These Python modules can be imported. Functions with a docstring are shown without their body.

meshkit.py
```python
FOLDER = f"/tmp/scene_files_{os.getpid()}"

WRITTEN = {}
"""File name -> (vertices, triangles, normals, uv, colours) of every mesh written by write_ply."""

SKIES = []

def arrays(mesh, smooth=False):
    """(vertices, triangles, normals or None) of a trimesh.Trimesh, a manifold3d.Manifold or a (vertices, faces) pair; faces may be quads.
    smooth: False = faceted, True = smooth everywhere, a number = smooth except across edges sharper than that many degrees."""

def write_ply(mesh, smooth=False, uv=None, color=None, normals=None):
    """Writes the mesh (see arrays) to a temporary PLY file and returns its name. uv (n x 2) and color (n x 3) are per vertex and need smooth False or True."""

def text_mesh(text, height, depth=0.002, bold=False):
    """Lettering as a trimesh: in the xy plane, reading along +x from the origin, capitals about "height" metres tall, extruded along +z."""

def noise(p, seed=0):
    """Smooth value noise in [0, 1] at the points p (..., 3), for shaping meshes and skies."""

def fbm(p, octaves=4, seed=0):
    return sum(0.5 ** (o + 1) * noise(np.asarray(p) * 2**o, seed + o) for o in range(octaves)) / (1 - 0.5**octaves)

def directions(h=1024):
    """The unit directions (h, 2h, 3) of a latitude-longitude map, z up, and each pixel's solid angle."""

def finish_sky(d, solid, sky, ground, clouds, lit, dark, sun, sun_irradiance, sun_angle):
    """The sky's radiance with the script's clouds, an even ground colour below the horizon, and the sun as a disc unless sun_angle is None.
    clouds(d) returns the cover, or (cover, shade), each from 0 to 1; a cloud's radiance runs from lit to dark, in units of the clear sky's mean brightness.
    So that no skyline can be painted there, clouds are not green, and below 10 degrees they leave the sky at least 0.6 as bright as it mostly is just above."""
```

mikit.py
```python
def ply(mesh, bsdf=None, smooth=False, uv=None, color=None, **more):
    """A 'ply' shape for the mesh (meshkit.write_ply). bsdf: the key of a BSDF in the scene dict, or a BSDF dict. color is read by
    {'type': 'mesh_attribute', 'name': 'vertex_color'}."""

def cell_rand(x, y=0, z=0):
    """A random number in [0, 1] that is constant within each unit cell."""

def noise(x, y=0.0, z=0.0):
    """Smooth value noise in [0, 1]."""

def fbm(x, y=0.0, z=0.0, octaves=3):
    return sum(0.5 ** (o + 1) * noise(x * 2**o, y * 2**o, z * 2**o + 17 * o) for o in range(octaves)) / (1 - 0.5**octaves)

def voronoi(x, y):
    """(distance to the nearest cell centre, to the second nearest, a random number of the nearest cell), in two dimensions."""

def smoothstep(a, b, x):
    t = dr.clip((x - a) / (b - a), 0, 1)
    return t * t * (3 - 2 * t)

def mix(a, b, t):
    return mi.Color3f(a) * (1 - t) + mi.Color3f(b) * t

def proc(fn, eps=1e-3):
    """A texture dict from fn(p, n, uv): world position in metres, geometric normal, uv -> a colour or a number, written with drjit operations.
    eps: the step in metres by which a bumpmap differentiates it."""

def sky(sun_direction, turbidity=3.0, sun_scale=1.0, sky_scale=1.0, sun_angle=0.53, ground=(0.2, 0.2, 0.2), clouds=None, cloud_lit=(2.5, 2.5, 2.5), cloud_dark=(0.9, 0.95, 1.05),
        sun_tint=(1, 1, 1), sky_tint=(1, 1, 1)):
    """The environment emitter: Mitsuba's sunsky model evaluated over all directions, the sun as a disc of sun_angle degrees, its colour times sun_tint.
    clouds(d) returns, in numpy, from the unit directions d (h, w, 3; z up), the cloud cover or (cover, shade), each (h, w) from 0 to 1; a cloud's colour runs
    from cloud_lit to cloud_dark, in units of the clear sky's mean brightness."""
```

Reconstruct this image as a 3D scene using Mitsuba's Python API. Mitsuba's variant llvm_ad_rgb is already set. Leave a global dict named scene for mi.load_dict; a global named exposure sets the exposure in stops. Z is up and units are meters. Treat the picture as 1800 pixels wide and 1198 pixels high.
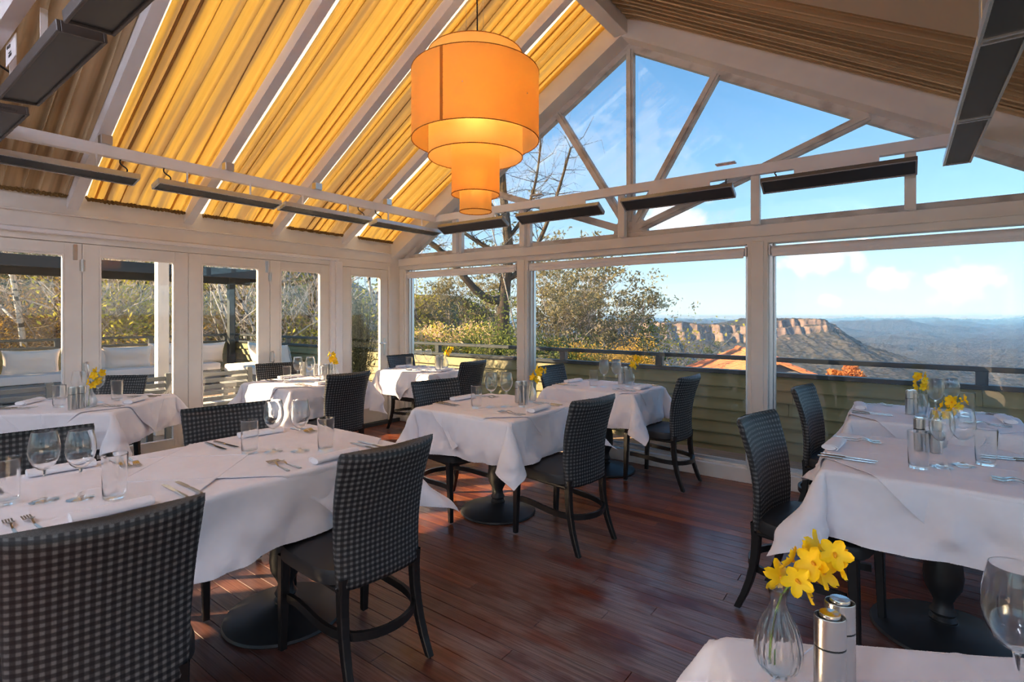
import math, random
import numpy as np, trimesh, drjit as dr, mitsuba as mi, mikit, meshkit
from shapely.geometry import Polygon, LineString, Point, box as sbox
from shapely.ops import unary_union
from mikit import noise, fbm, voronoi, cell_rand, smoothstep, mix

T4 = mi.ScalarTransform4f
scene, labels = {}, {}
rnd = random.Random(7)
rng = np.random.default_rng(11)
PI = math.pi

# ------------------------------------------------------------------ camera, sky, sun, exposure
YAW = math.radians(36.7)
FWD = np.array([-math.sin(YAW), math.cos(YAW), 0.0])
RGT = np.array([math.cos(YAW), math.sin(YAW), 0.0])
EYE = 1.40
FOC = 916.0
exposure = 3.0
scene['camera'] = {'type': 'perspective', 'fov': math.degrees(2 * math.atan(900 / FOC)), 'fov_axis': 'x', 'near_clip': 0.05, 'far_clip': 90000.0,
                   'principal_point_offset_y': (599.0 - 553.0) / 1198.0,
                   'to_world': T4().look_at(origin=[0, 0, EYE], target=[float(FWD[0]), float(FWD[1]), EYE], up=[0, 0, 1])}
SUN_EL, SUN_AZ = math.radians(23), math.radians(48.5)          # low winter sun from behind the left wall
SUN = (-math.cos(SUN_EL) * math.cos(SUN_AZ), -math.cos(SUN_EL) * math.sin(SUN_AZ), math.sin(SUN_EL))

def pd(px, py):                                              # direction of a cloud seen in the photograph
    d = FWD + (px - 900) / FOC * RGT + np.array([0, 0, -(py - 553) / FOC])
    return d / np.linalg.norm(d)

PUFFS = [(1425, 452, .055, .030, 1.0), (1508, 455, .014, .026, .9), (1558, 489, .034, .020, 1.0), (1700, 488, .045, .022, 1.0), (1690, 514, .032, .02, .9),
         (1457, 528, .018, .012, 1.0), (1645, 527, .012, .01, .8), (1180, 384, .055, .03, 1.0), (1140, 228, .02, .04, .25), (1760, 540, .06, .012, .6), (1540, 542, .09, .010, .5), (1000, 330, .25, .10, .28)]

def clouds(d):
    cover = np.zeros(d.shape[:2])
    n1 = meshkit.fbm(d * 60.0, 4, 3)
    for px, py, sx, sy, a in PUFFS:
        c = pd(px, py)
        h = np.array([c[1], -c[0], 0]); h /= np.linalg.norm(h)
        v = np.cross(h, c)
        q = ((d @ h) / sx) ** 2 + ((d @ v) / sy) ** 2
        m = np.where(d @ c > 0, np.exp(-q * 0.9), 0)
        cover = np.maximum(cover, a * np.clip((m * 1.5 + (n1 - .55) * 1.6) * 1.5 - .25, 0, 1) * (m > .03))
    el = np.arcsin(np.clip(d[..., 2], -1, 1))
    n2 = meshkit.fbm(np.stack([d[..., 0] * 14, d[..., 1] * 14, el * 90], -1), 4, 9)
    band = np.exp(-((el - .03) / .03) ** 2) * np.clip(n2 * 2.6 - 1.0, 0, 1) * .5
    haze = .75 * np.exp(-np.maximum(el, 0) / .16)
    return np.clip(np.maximum(np.maximum(cover, band), haze), 0, 1), np.clip(.12 + 0.3 * (n2 - .5), 0, 1)

scene['sky'] = mikit.sky(SUN, turbidity=2.6, sun_scale=1.7, sky_scale=0.78, ground=(.22, .22, .2), clouds=clouds,
                         cloud_lit=(2.15, 2.25, 2.3), cloud_dark=(1.5, 1.75, 1.95), sun_tint=(.98, .97, .95), sky_tint=(.70, 1.20, 1.46))

# ------------------------------------------------------------------ helpers
def S(r, g, b):
    f = lambda c: c / 12.92 if c <= .04045 else ((c + .055) / 1.055) ** 2.4
    return [f(r / 255), f(g / 255), f(b / 255)]

def rgb(c): return {'type': 'rgb', 'value': list(map(float, c))}

def mat(key, color, rough=.6, spec=.4, metal=0.0, coat=0.0, sheen=0.0, bump=None):
    col = color if isinstance(color, dict) else rgb(color)
    b = {'type': 'principled', 'base_color': col, 'roughness': rough, 'specular': spec, 'metallic': metal}
    if coat: b['clearcoat'] = coat; b['clearcoat_gloss'] = .85
    if sheen: b['sheen'] = sheen
    b = {'type': 'twosided', 'bsdf': b}
    if bump: b = {'type': 'bumpmap', 'scale': bump[1], 'tex': bump[0], 'bsdf': b['bsdf']}; b = {'type': 'twosided', 'bsdf': b}
    scene[key] = b
    return key

def diffuse(key, color):
    scene[key] = {'type': 'twosided', 'bsdf': {'type': 'diffuse', 'reflectance': color if isinstance(color, dict) else rgb(color)}}
    return key

used = {}
def uniq(base):
    n = used.get(base, 0); used[base] = n + 1
    return base if n == 0 else f'{base}_{n:03d}'

def thing(name, label=None, cat=None, group=None, kind=None):
    key = uniq(name); d = {}
    if label: d['label'] = label
    if cat: d['category'] = cat
    if group: d['group'] = group
    if kind: d['kind'] = kind
    labels[key] = d
    return key

def mk(mesh, m, smooth=False, **k): return mikit.ply(mesh, m, smooth=smooth, **k)

def part(root, name, pl, T=None, label=None, kind=None):
    key = uniq(root + '__' + name)
    scene[key] = pl if T is None else {**pl, 'to_world': T}
    if label or kind: labels[key] = {**({'label': label} if label else {}), **({'kind': kind} if kind else {})}
    return key

def single(name, pl, label, cat, T=None, group=None, kind=None):
    key = thing(name, label, cat, group, kind)
    scene[key] = pl if T is None else {**pl, 'to_world': T}
    return key

def place(proto, name, label, cat, T, group=None):
    key = thing(name, label, cat, group)
    for rel, pl in proto: part(key, rel, pl, T)
    return key

def at(x, y, z=0.0, rot=0.0, s=1.0): return T4().translate([float(x), float(y), float(z)]).rotate([0, 0, 1], float(rot)).scale([s, s, s])

def cat(ms): return trimesh.util.concatenate([m for m in ms if m is not None])

def box(x0, x1, y0, y1, z0, z1, bev=0.0):
    x0, x1 = sorted((x0, x1)); y0, y1 = sorted((y0, y1)); z0, z1 = sorted((z0, z1))
    if bev <= 0:
        m = trimesh.creation.box([x1 - x0, y1 - y0, z1 - z0]); m.apply_translation([(x0 + x1) / 2, (y0 + y1) / 2, (z0 + z1) / 2]); return m
    b = min(bev, (x1 - x0) / 2.01, (y1 - y0) / 2.01, (z1 - z0) / 2.01); P = []
    for sx in (0, 1):
        for sy in (0, 1):
            for sz in (0, 1):
                X, Y, Z = (x0, x1)[sx], (y0, y1)[sy], (z0, z1)[sz]; dx, dy, dz = (b, -b)[sx], (b, -b)[sy], (b, -b)[sz]
                P += [[X, Y + dy, Z + dz], [X + dx, Y, Z + dz], [X + dx, Y + dy, Z]]
    return trimesh.convex.convex_hull(np.array(P))

def bar(p, q, w, h, up=(0, 0, 1)):                            # a rectangular bar from p to q
    p, q = np.array(p, float), np.array(q, float); d = q - p; L = np.linalg.norm(d); d /= L
    s = np.cross(d, up); s /= np.linalg.norm(s); u = np.cross(s, d)
    m = trimesh.creation.box([L, w, h]); M = np.eye(4); M[:3, 0], M[:3, 1], M[:3, 2], M[:3, 3] = d, s, u, (p + q) / 2
    m.apply_transform(M); return m

def grid_faces(a, b, loop_b=False):
    i, j = np.meshgrid(np.arange(a - 1), np.arange(b if loop_b else b - 1), indexing='ij'); jn = (j + 1) % b
    return np.stack([i * b + j, (i + 1) * b + j, (i + 1) * b + jn, i * b + jn], -1).reshape(-1, 4)

def tri(q): return np.vstack([q[:, [0, 1, 2]], q[:, [0, 2, 3]]])

def gmesh(P, loop_b=False):
    a, b = P.shape[:2]
    return trimesh.Trimesh(P.reshape(-1, 3), tri(grid_faces(a, b, loop_b)), process=False)

def tube(pts, rad, sides=8, caps=True):
    p = np.asarray(pts, float); n = len(p); r = np.broadcast_to(rad, (n,))
    t = np.gradient(p, axis=0); t /= np.linalg.norm(t, axis=1, keepdims=True) + 1e-12
    a = np.zeros_like(t); ref = np.array([0, 0, 1.]) if abs(t[0, 2]) < .9 else np.array([1., 0, 0])
    for i in range(n):
        v = ref - t[i] * (ref @ t[i]); v /= np.linalg.norm(v) + 1e-12; a[i] = v; ref = v
    b = np.cross(t, a); ang = np.arange(sides) * 2 * PI / sides
    V = p[:, None] + r[:, None, None] * (np.cos(ang)[None, :, None] * a[:, None] + np.sin(ang)[None, :, None] * b[:, None])
    V = V.reshape(-1, 3); F = tri(grid_faces(n, sides, True))[:, ::-1]
    if caps:
        V = np.vstack([V, p[:1], p[-1:]]); j = np.arange(sides); c0 = n * sides
        F = np.vstack([F, np.stack([j, j * 0 + c0, (j + 1) % sides], 1)[:, [0, 2, 1]][:, ::-1], np.stack([(n - 1) * sides + j, (n - 1) * sides + (j + 1) % sides, j * 0 + c0 + 1], 1)])
    return trimesh.Trimesh(V, F, process=False)

def lathe(prof, n=32, rib=None):
    prof = np.asarray(prof, float); ang = np.arange(n) * 2 * PI / n
    r = prof[:, 0][:, None] * np.ones(n)
    if rib: r = r * (1 + rib(prof[:, 1][:, None], ang[None, :]))
    V = np.stack([r * np.cos(ang), r * np.sin(ang), prof[:, 1][:, None] * np.ones(n)], -1)
    return trimesh.Trimesh(V.reshape(-1, 3), tri(grid_faces(len(prof), n, True))[:, ::-1], process=False)

def extrude(poly, h):
    gs = getattr(poly, 'geoms', [poly])
    return cat([trimesh.creation.extrude_polygon(g, h, engine='earcut') for g in gs])

def spline(P, n):
    P = np.asarray(P, float); t = np.linspace(0, 1, len(P)); from scipy.interpolate import CubicSpline
    return CubicSpline(t, P)(np.linspace(0, 1, n))

# ------------------------------------------------------------------ materials
def wood_floor(base, k):
    def fn(p, n, uv):
        g = fbm(p.x * 1.6 + 13 * k, p.y * 55, k, 4); f = noise(p.x * 7, p.y * 240, 3 + k)
        aisle_sheen = dr.exp(-dr.square((p.x + .95) / .75)) * smoothstep(.6, 1.3, p.y) * (1 - smoothstep(2.6, 3.6, p.y))  # grey window sheen along the aisle, put into the board colour
        wear_sheen = dr.minimum(1.0, smoothstep(.52, .76, fbm(p.x * 1.5 + 4, p.y * 1.5, 2.0, 4)) * .22 + aisle_sheen * smoothstep(.26, .66, fbm(p.x * 4, p.y * 9, 6.0, 4)))  # patchy wear plus the painted aisle sheen
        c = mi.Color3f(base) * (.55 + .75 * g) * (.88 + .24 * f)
        return mix(c, mi.Color3f(.21, .175, .172) * (.6 + .8 * f), wear_sheen * .75)
    return mikit.proc(fn)
def floor_rough(p, n, uv):
    w = smoothstep(.45, .70, fbm(p.x * 1.5 + 4, p.y * 1.5, 2.0, 4))
    return .20 + .16 * w + .10 * fbm(p.x * 14, p.y * 30, 1.0, 3)
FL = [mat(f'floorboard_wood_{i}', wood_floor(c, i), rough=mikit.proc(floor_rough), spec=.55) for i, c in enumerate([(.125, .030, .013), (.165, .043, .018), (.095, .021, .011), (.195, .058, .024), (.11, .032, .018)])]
diffuse('subfloor_dark', (.012, .006, .004))
def paint_fn(p, n, uv): return mi.Color3f(.72, .675, .63) * (.93 + .14 * fbm(p.x * 5, p.y * 5, p.z * 5, 3))
mat('cream_paint', mikit.proc(paint_fn), rough=.5, spec=.35)
mat('white_paint', (.74, .72, .74), rough=.45, spec=.35)
def weathered_fn(p, n, uv): return mix((.60, .56, .52), (.42, .38, .35), smoothstep(.45, .75, fbm(p.x * 9, p.y * 9, p.z * 9, 4)))
mat('weathered_paint', mikit.proc(weathered_fn), rough=.6, spec=.3)
mat('aluminium', (.62, .64, .66), rough=.35, metal=.9)
mat('bright_steel', (.78, .77, .75), rough=.13, metal=1.0)
mat('brushed_steel', (.55, .54, .53), rough=.28, metal=1.0)
mat('black_metal', (.018, .019, .021), rough=.42, spec=.5)
mat('black_wood', (.012, .011, .011), rough=.30, spec=.5)
mat('black_vinyl', (.016, .017, .019), rough=.48, spec=.5)
mat('heater_black', (.022, .024, .028), rough=.35, spec=.5)
mat('heater_case', (.30, .29, .29), rough=.35, metal=.7)
mat('dark_plastic', (.02, .02, .02), rough=.5)
def weave_fn(p, n, uv):
    u, v = uv.x / .0205, uv.y / .0205
    a, b = u - dr.floor(u), v - dr.floor(v)
    A, B = smoothstep(.22, .38, a) * (1 - smoothstep(.68, .84, a)), smoothstep(.22, .38, b) * (1 - smoothstep(.68, .84, b))
    q, half = A * B, .6 * (A + B)
    f = noise(uv.x * 900, uv.y * 900)
    return mix((.012, .013, .016), (.130, .132, .132), dr.minimum(1.0, q * .70 + half * .25)) * (.8 + .4 * f)
mat('check_upholstery', mikit.proc(weave_fn), rough=.55, spec=.4, sheen=.3)
def linen_fn(p, n, uv): return mi.Color3f(.86, .83, .865) * (.97 + .05 * fbm(p.x * 30, p.y * 30, p.z * 30, 2))
diffuse('linen', mikit.proc(linen_fn))
diffuse('napkin_linen', (.86, .84, .87))
def thin(key, color, trans): scene[key] = {'type': 'principledthin', 'base_color': color if isinstance(color, dict) else rgb(color), 'roughness': .8, 'diff_trans': trans, 'spec_trans': 0.0, 'eta': 1.3}; return key
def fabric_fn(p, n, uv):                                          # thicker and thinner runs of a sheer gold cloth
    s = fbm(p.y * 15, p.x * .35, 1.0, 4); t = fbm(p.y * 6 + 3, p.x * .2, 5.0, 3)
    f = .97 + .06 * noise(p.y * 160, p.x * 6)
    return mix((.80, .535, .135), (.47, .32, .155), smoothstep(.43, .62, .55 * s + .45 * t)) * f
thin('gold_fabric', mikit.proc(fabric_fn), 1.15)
def unlit_fn(p, n, uv): return mix((.56, .41, .25), (.37, .26, .15), smoothstep(.35, .65, fbm(p.y * 22, p.x * .3, 1.0, 4)))
diffuse('unlit_fabric', mikit.proc(unlit_fn))  # same cloth as the gold, its unlit brown put into the colour
diffuse('hem_brown', (.20, .125, .05))
diffuse('beige_lining', (.50, .41, .30))
thin('roof_sheet', (.80, .765, .68), 1.1)
diffuse('roof_metal', (.35, .35, .36))
thin('lamp_fabric', (.97, .63, .21), .92); scene['lamp_fabric'].update({'spec_trans': .28, 'roughness': .85})
thin('lamp_seam', (.55, .26, .06), .8)
scene['pane_glass'] = {'type': 'thindielectric', 'int_ior': 1.5}
scene['thin_glass'] = {'type': 'thindielectric', 'int_ior': 1.52}
scene['solid_glass'] = {'type': 'dielectric', 'int_ior': 1.5}
def leaf(key, c, t=.7): return thin(key, c, t)
mat('orchid_yellow', (.93, .60, .005), rough=.55); mat('orchid_orange', (.78, .33, .01), rough=.5)
mat('stem_green', (.13, .22, .04), rough=.5)
def olive_fn(p, n, uv): return mi.Color3f(.235, .21, .10) * (.88 + .22 * fbm(p.x * 3, p.y * 3, p.z * 30, 3))
mat('clapboard_paint', mikit.proc(olive_fn), rough=.6, spec=.3)
mat('dark_green_paint', (.035, .042, .045), rough=.45)
def deck_fn(p, n, uv): return mix((.34, .23, .15), (.25, .17, .11), fbm(p.x * 2, p.y * 40, 1.0, 3))
mat('deck_wood', mikit.proc(deck_fn), rough=.7)
mat('grey_timber', (.17, .18, .18), rough=.6)
diffuse('cushion_cloth', (.80, .72, .64))
mat('terracotta', (.58, .19, .085), rough=.7); mat('purple_tile', (.30, .12, .11), rough=.7)
mat('slate', (.16, .17, .21), rough=.6); mat('wall_render', (.42, .38, .32), rough=.8); mat('red_brick', (.45, .17, .10), rough=.8)
def birch_fn(p, n, uv): return mix((.66, .60, .53), (.10, .08, .07), smoothstep(.56, .64, fbm(p.x * 4, p.y * 4, p.z * 9, 3)))
mat('birch_bark', mikit.proc(birch_fn), rough=.8)
diffuse('pale_bark', (.52, .44, .37)); diffuse('dark_bark', (.105, .082, .062)); diffuse('twig_brown', (.30, .23, .17)); diffuse('gum_bark', (.46, .40, .34))
leaf('leaf_gum', (.27, .235, .115)); leaf('leaf_lime', (.54, .50, .08)); leaf('leaf_dark', (.055, .085, .03)); leaf('leaf_green', (.17, .20, .05)); leaf('leaf_pink', (.85, .60, .38)); leaf('leaf_red', (.58, .22, .07)); leaf('leaf_gold', (.42, .27, .06)); leaf('leaf_rosemary', (.05, .06, .04), .4)
def ground_fn(p, n, uv): return mix((.11, .10, .045), (.20, .17, .09), fbm(p.x * .8, p.y * .8, p.z * .8, 4))
diffuse('ground_cover', mikit.proc(ground_fn))
def land_fn(p, n, uv):
    cell = noise(p.x / 16, p.y / 16, p.z / 16); big = fbm(p.x / 160, p.y / 160, p.z / 90, 4)
    forest = mix((.027, .028, .021), (.086, .075, .059), smoothstep(.25, .8, .65 * cell + .35 * big))
    strata = noise(p.x / 90, p.y / 90, p.z / 7)
    rock = mix((.25, .18, .135), (.15, .10, .08), strata) * (.55 + .9 * fbm(p.x / 25, p.y / 25, p.z / 60, 4))
    return mix(forest, rock, smoothstep(.38, .60, 1 - dr.abs(n.z) + .9 * (fbm(p.x / 60, p.y / 60, p.z / 40, 4) - .5)) * smoothstep(-270.0, -225.0, p.z))
diffuse('land', mikit.proc(land_fn))

# ------------------------------------------------------------------ room shell
XL, XR, YB, YR = -5.32, 1.14, 4.64, -3.60
XRIDGE, SLOPE = -2.09, .58
ZE = 2.325
def zf(x): return ZE + SLOPE * (x - XL) if x <= XRIDGE else ZE + SLOPE * (XRIDGE - XL) - SLOPE * (x - XRIDGE)
ZRIDGE = zf(XRIDGE)

def structure(name, pl=None):
    key = uniq(name); labels[key] = {'kind': 'structure'}
    if pl is not None: scene[key] = pl
    return key

fl = structure('floor')
part(fl, 'subfloor', mk(box(XL, XR, YR, YB + .1, -.05, -.022), 'subfloor_dark'))
row, y = 0, YB + .02
rb = random.Random(3)
while y > YR:
    y0 = y - .083
    cuts = [XL + .02]
    if y > .2:
        x = XL + rb.uniform(.6, 2.6)
        while x < XR - .6: cuts.append(x); x += rb.uniform(1.9, 3.4)
    cuts.append(XR)
    for a, b in zip(cuts, cuts[1:]):
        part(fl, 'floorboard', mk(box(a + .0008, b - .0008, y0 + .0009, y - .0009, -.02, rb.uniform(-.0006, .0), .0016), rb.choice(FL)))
    y = y0; row += 1

# left wall: head beam over the folding doors
wl = structure('wall_left')
part(wl, 'head', mk(box(XL - .10, XL + .0, YR, YB + .14, 2.07, 2.36, .004), 'cream_paint'))
part(wl, 'picture_rail', mk(cat([box(XL, XL + .022, YR, YB, 2.185, 2.20, .003)]), 'cream_paint'))
part(wl, 'door_track', mk(box(XL - .02, XL + .035, YR, 3.70, 2.030, 2.062, .005), 'white_paint'))
part(wl, 'lintel', mk(box(XL - .07, XL - .005, YR, YB, 1.98, 2.07, .003), 'cream_paint'))
part(wl, 'sill', mk(box(XL - .12, XL + .02, YR, YB, -.04, .045, .005), 'dark_green_paint'))
part(wl, 'jamb', mk(cat([box(XL - .08, XL + .02, 3.60, 3.655, .04, 2.03, .004), box(XL - .08, XL + .032, 3.655, 3.70, .04, 2.035, .004), box(XL - .08, XL + .02, 3.70, 3.755, .04, 2.03, .004)]), 'white_paint'))
part(wl, 'corner_jamb', mk(cat([box(XL - .08, XL + .012, 4.46, 4.50, .04, 2.03, .004), box(XL - .08, XL, 4.50, YB + .14, .0, 2.08, .003)]), 'cream_paint'))

def leaf_door(n, y0, y1, lever=False, handle=None, hinge=None, bolt=None):
    d = structure(f'door_{n}'); x0, x1 = XL - .055, XL - .010; st = .112; zt, zb = 1.975, .05
    fr = cat([box(x0, x1, y0, y0 + st, zb, zt, .003), box(x0, x1, y1 - st, y1, zb, zt, .003), box(x0, x1, y0 + st, y1 - st, 1.885, zt, .003), box(x0, x1, y0 + st, y1 - st, zb, .255, .003)])
    part(d, 'frame', mk(fr, 'cream_paint'))
    a, b = y0 + st, y1 - st
    bead = cat([box(x0 + .008, x1 + .004, a, a + .012, .255, 1.885), box(x0 + .008, x1 + .004, b - .012, b, .255, 1.885), box(x0 + .008, x1 + .004, a, b, 1.873, 1.885), box(x0 + .008, x1 + .004, a, b, .255, .267)])
    part(d, 'bead', mk(bead, 'cream_paint'))
    P = np.array([[XL - .033, a, .255], [XL - .033, b, .255], [XL - .033, b, 1.885], [XL - .033, a, 1.885]])
    part(d, 'pane', mk((P, np.array([[0, 1, 2, 3]])), 'pane_glass'))
    if handle:
        hy = handle; part(d, 'handle', mk(tube(spline([[x1, hy, .90], [x1 + .035, hy, .91], [x1 + .042, hy, .955], [x1 + .035, hy, 1.0], [x1, hy, 1.01]], 14), .007, 8), 'brushed_steel', 40))
        part(d, 'hinge_barrel', mk(box(x1, x1 + .008, hy - .028, hy - .014, .9, 1.01, .003), 'brushed_steel'))
    if hinge:
        for z in (1.80, .35): part(d, 'hinge', mk(cat([tube([[x1 + .006, hinge, z - .05], [x1 + .006, hinge, z + .05]], .008, 10), box(x1, x1 + .003, hinge - .02, hinge + .02, z - .045, z + .045)]), 'brushed_steel', 40))
    if bolt:
        part(d, 'flush_bolt', mk(cat([box(x1, x1 + .004, bolt - .016, bolt + .016, 1.84, 1.965, .0035), box(x1 + .004, x1 + .012, bolt - .004, bolt + .004, 1.915, 1.93)]), 'brushed_steel'))
    if lever:
        part(d, 'lever_plate', mk(box(x1, x1 + .008, y1 - .075, y1 - .045, .88, 1.10, .003), 'brushed_steel'))
        part(d, 'handle', mk(tube(spline([[x1, y1 - .06, 1.04], [x1 + .05, y1 - .06, 1.04], [x1 + .055, y1 - .09, 1.04], [x1 + .055, y1 - .18, 1.04]], 12), .0085, 8), 'bright_steel', 40))
for n, (a, b, kw) in enumerate([(3.775, 4.455, dict(lever=True)), (2.883, 3.593, dict(handle=2.905, hinge=2.88)), (2.098, 2.878, dict(bolt=2.845)), (1.310, 2.094, dict(handle=1.335, hinge=1.308)), (.520, 1.306, dict(bolt=1.262)),
                               (-.270, .516, {}), (-1.06, -.274, {}), (-1.85, -1.064, {}), (-2.64, -1.854, {}), (-3.43, -2.644, {})]):
    leaf_door(n + 1, a, b, **kw)

# back wall: sill, header, posts, windows
wb = structure('wall_back')
part(wb, 'sill', mk(cat([box(XL, XR, YB, YB + .14, 0, .118, .004), box(XL, XR, YB + .05, YB + .12, .118, .135, .003)]), 'cream_paint'))
part(wb, 'sill_track', mk(cat([box(XL + .1, XR, YB + .055, YB + .062, .135, .15), box(XL + .1, XR, YB + .095, YB + .102, .135, .15)]), 'aluminium'))
part(wb, 'header', mk(cat([box(XL, XR, YB - .02, YB + .12, 2.045, 2.135, .004), box(XL, XR, YB, YB + .12, 1.985, 2.045, .003), box(XL, XR, YB - .028, YB - .02, 2.04, 2.055)]), 'cream_paint'))
part(wb, 'glazing_bead', mk(box(XL + .1, XR, YB + .02, YB + .10, 2.135, 2.185, .004), 'weathered_paint'))
for (a, b) in ((XL, -5.195), (-3.395, -3.255), (-1.02, -.865), (1.02, XR)):
    part(wb, 'post', mk(cat([box(a, b, YB, YB + .12, .118, 2.0, .004), box(a + .03, b - .03, YB - .012, YB, .118, 2.0, .004)]), 'cream_paint'))
WIN = [(-5.195, -3.395), (-3.255, -1.02), (-.865, 1.02)]
for i, (a, b) in enumerate(WIN):
    w = structure(f'window_{i+1}')
    fr = cat([box(a, a + .03, YB + .04, YB + .11, .135, 1.985, .002), box(a + .03, a + .045, YB + .07, YB + .11, .135, 1.985, .002), box(b - .022, b, YB + .04, YB + .11, .135, 1.985, .002), box(a, b, YB + .075, YB + .10, .135, .16, .002)])
    part(w, 'frame', mk(fr, 'aluminium'))
    P = np.array([[a, YB + .085, .13], [b, YB + .085, .13], [b, YB + .085, 1.99], [a, YB + .085, 1.99]])
    part(w, 'pane', mk((P, np.array([[0, 1, 2, 3]])), 'pane_glass'))
    bl = thing('roller_blind', ['rolled-up white roller blind above the narrow left window', 'rolled-up white roller blind above the middle window with the gum trees', 'rolled-up white roller blind above the right window with the mountain'][i], 'blind', 'roller blinds over the back windows')
    rl = np.array([[math.cos(t) * .034, math.sin(t) * .034] for t in np.linspace(0, 2 * PI, 20, endpoint=False)])
    roll = trimesh.creation.cylinder(.036, b - a - .05, sections=20); roll.apply_transform(trimesh.transformations.rotation_matrix(PI / 2, [0, 1, 0])); roll.apply_translation([(a + b) / 2, YB + .03, 1.925])
    part(bl, 'roll', mk(roll, 'white_paint', 40))
    part(bl, 'bottom_rail', mk(box(a + .03, b - .03, YB - .004, YB + .008, 1.872, 1.893, .003), 'white_paint'))
    part(bl, 'sheet', mk(box(a + .03, b - .03, YB - .002, YB + .001, 1.89, 1.94), 'white_paint'))
    for xx in (a + .012, b - .012): part(bl, 'bracket', mk(box(xx - .006, xx + .006, YB - .008, YB + .06, 1.885, 1.968, .002), 'white_paint'))

# gable: end rafters, fan struts, glazing
gb = structure('trim_1')
yg0, yg1 = 4.50, 4.68
for sgn, xa, xb in ((-1, XL - .02, XRIDGE), (1, XR + .02, XRIDGE)):
    P = lambda x, dz: [x, zf(x) + dz]
    poly = Polygon([P(xa, -.20), P(xb, -.20), P(xb, .06), P(xa, .06)])
    m = extrude(poly, yg1 - yg0); m.apply_transform(np.array([[1, 0, 0, 0], [0, 0, -1, yg1], [0, 1, 0, 0], [0, 0, 0, 1]], float))
    part(gb, 'end_rafter', mk(m, 'cream_paint'))
    poly = Polygon([P(xa, -.27), P(xb, -.27), P(xb, -.2), P(xa, -.2)])
    m = extrude(poly, .07); m.apply_transform(np.array([[1, 0, 0, 0], [0, 0, -1, 4.75], [0, 1, 0, 0], [0, 0, 0, 1]], float))
    part(gb, 'rafter_bead', mk(m, 'weathered_paint'))
gf = structure('trim_2')
HUB = np.array([-2.07, YB + .05, 2.19])
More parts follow.
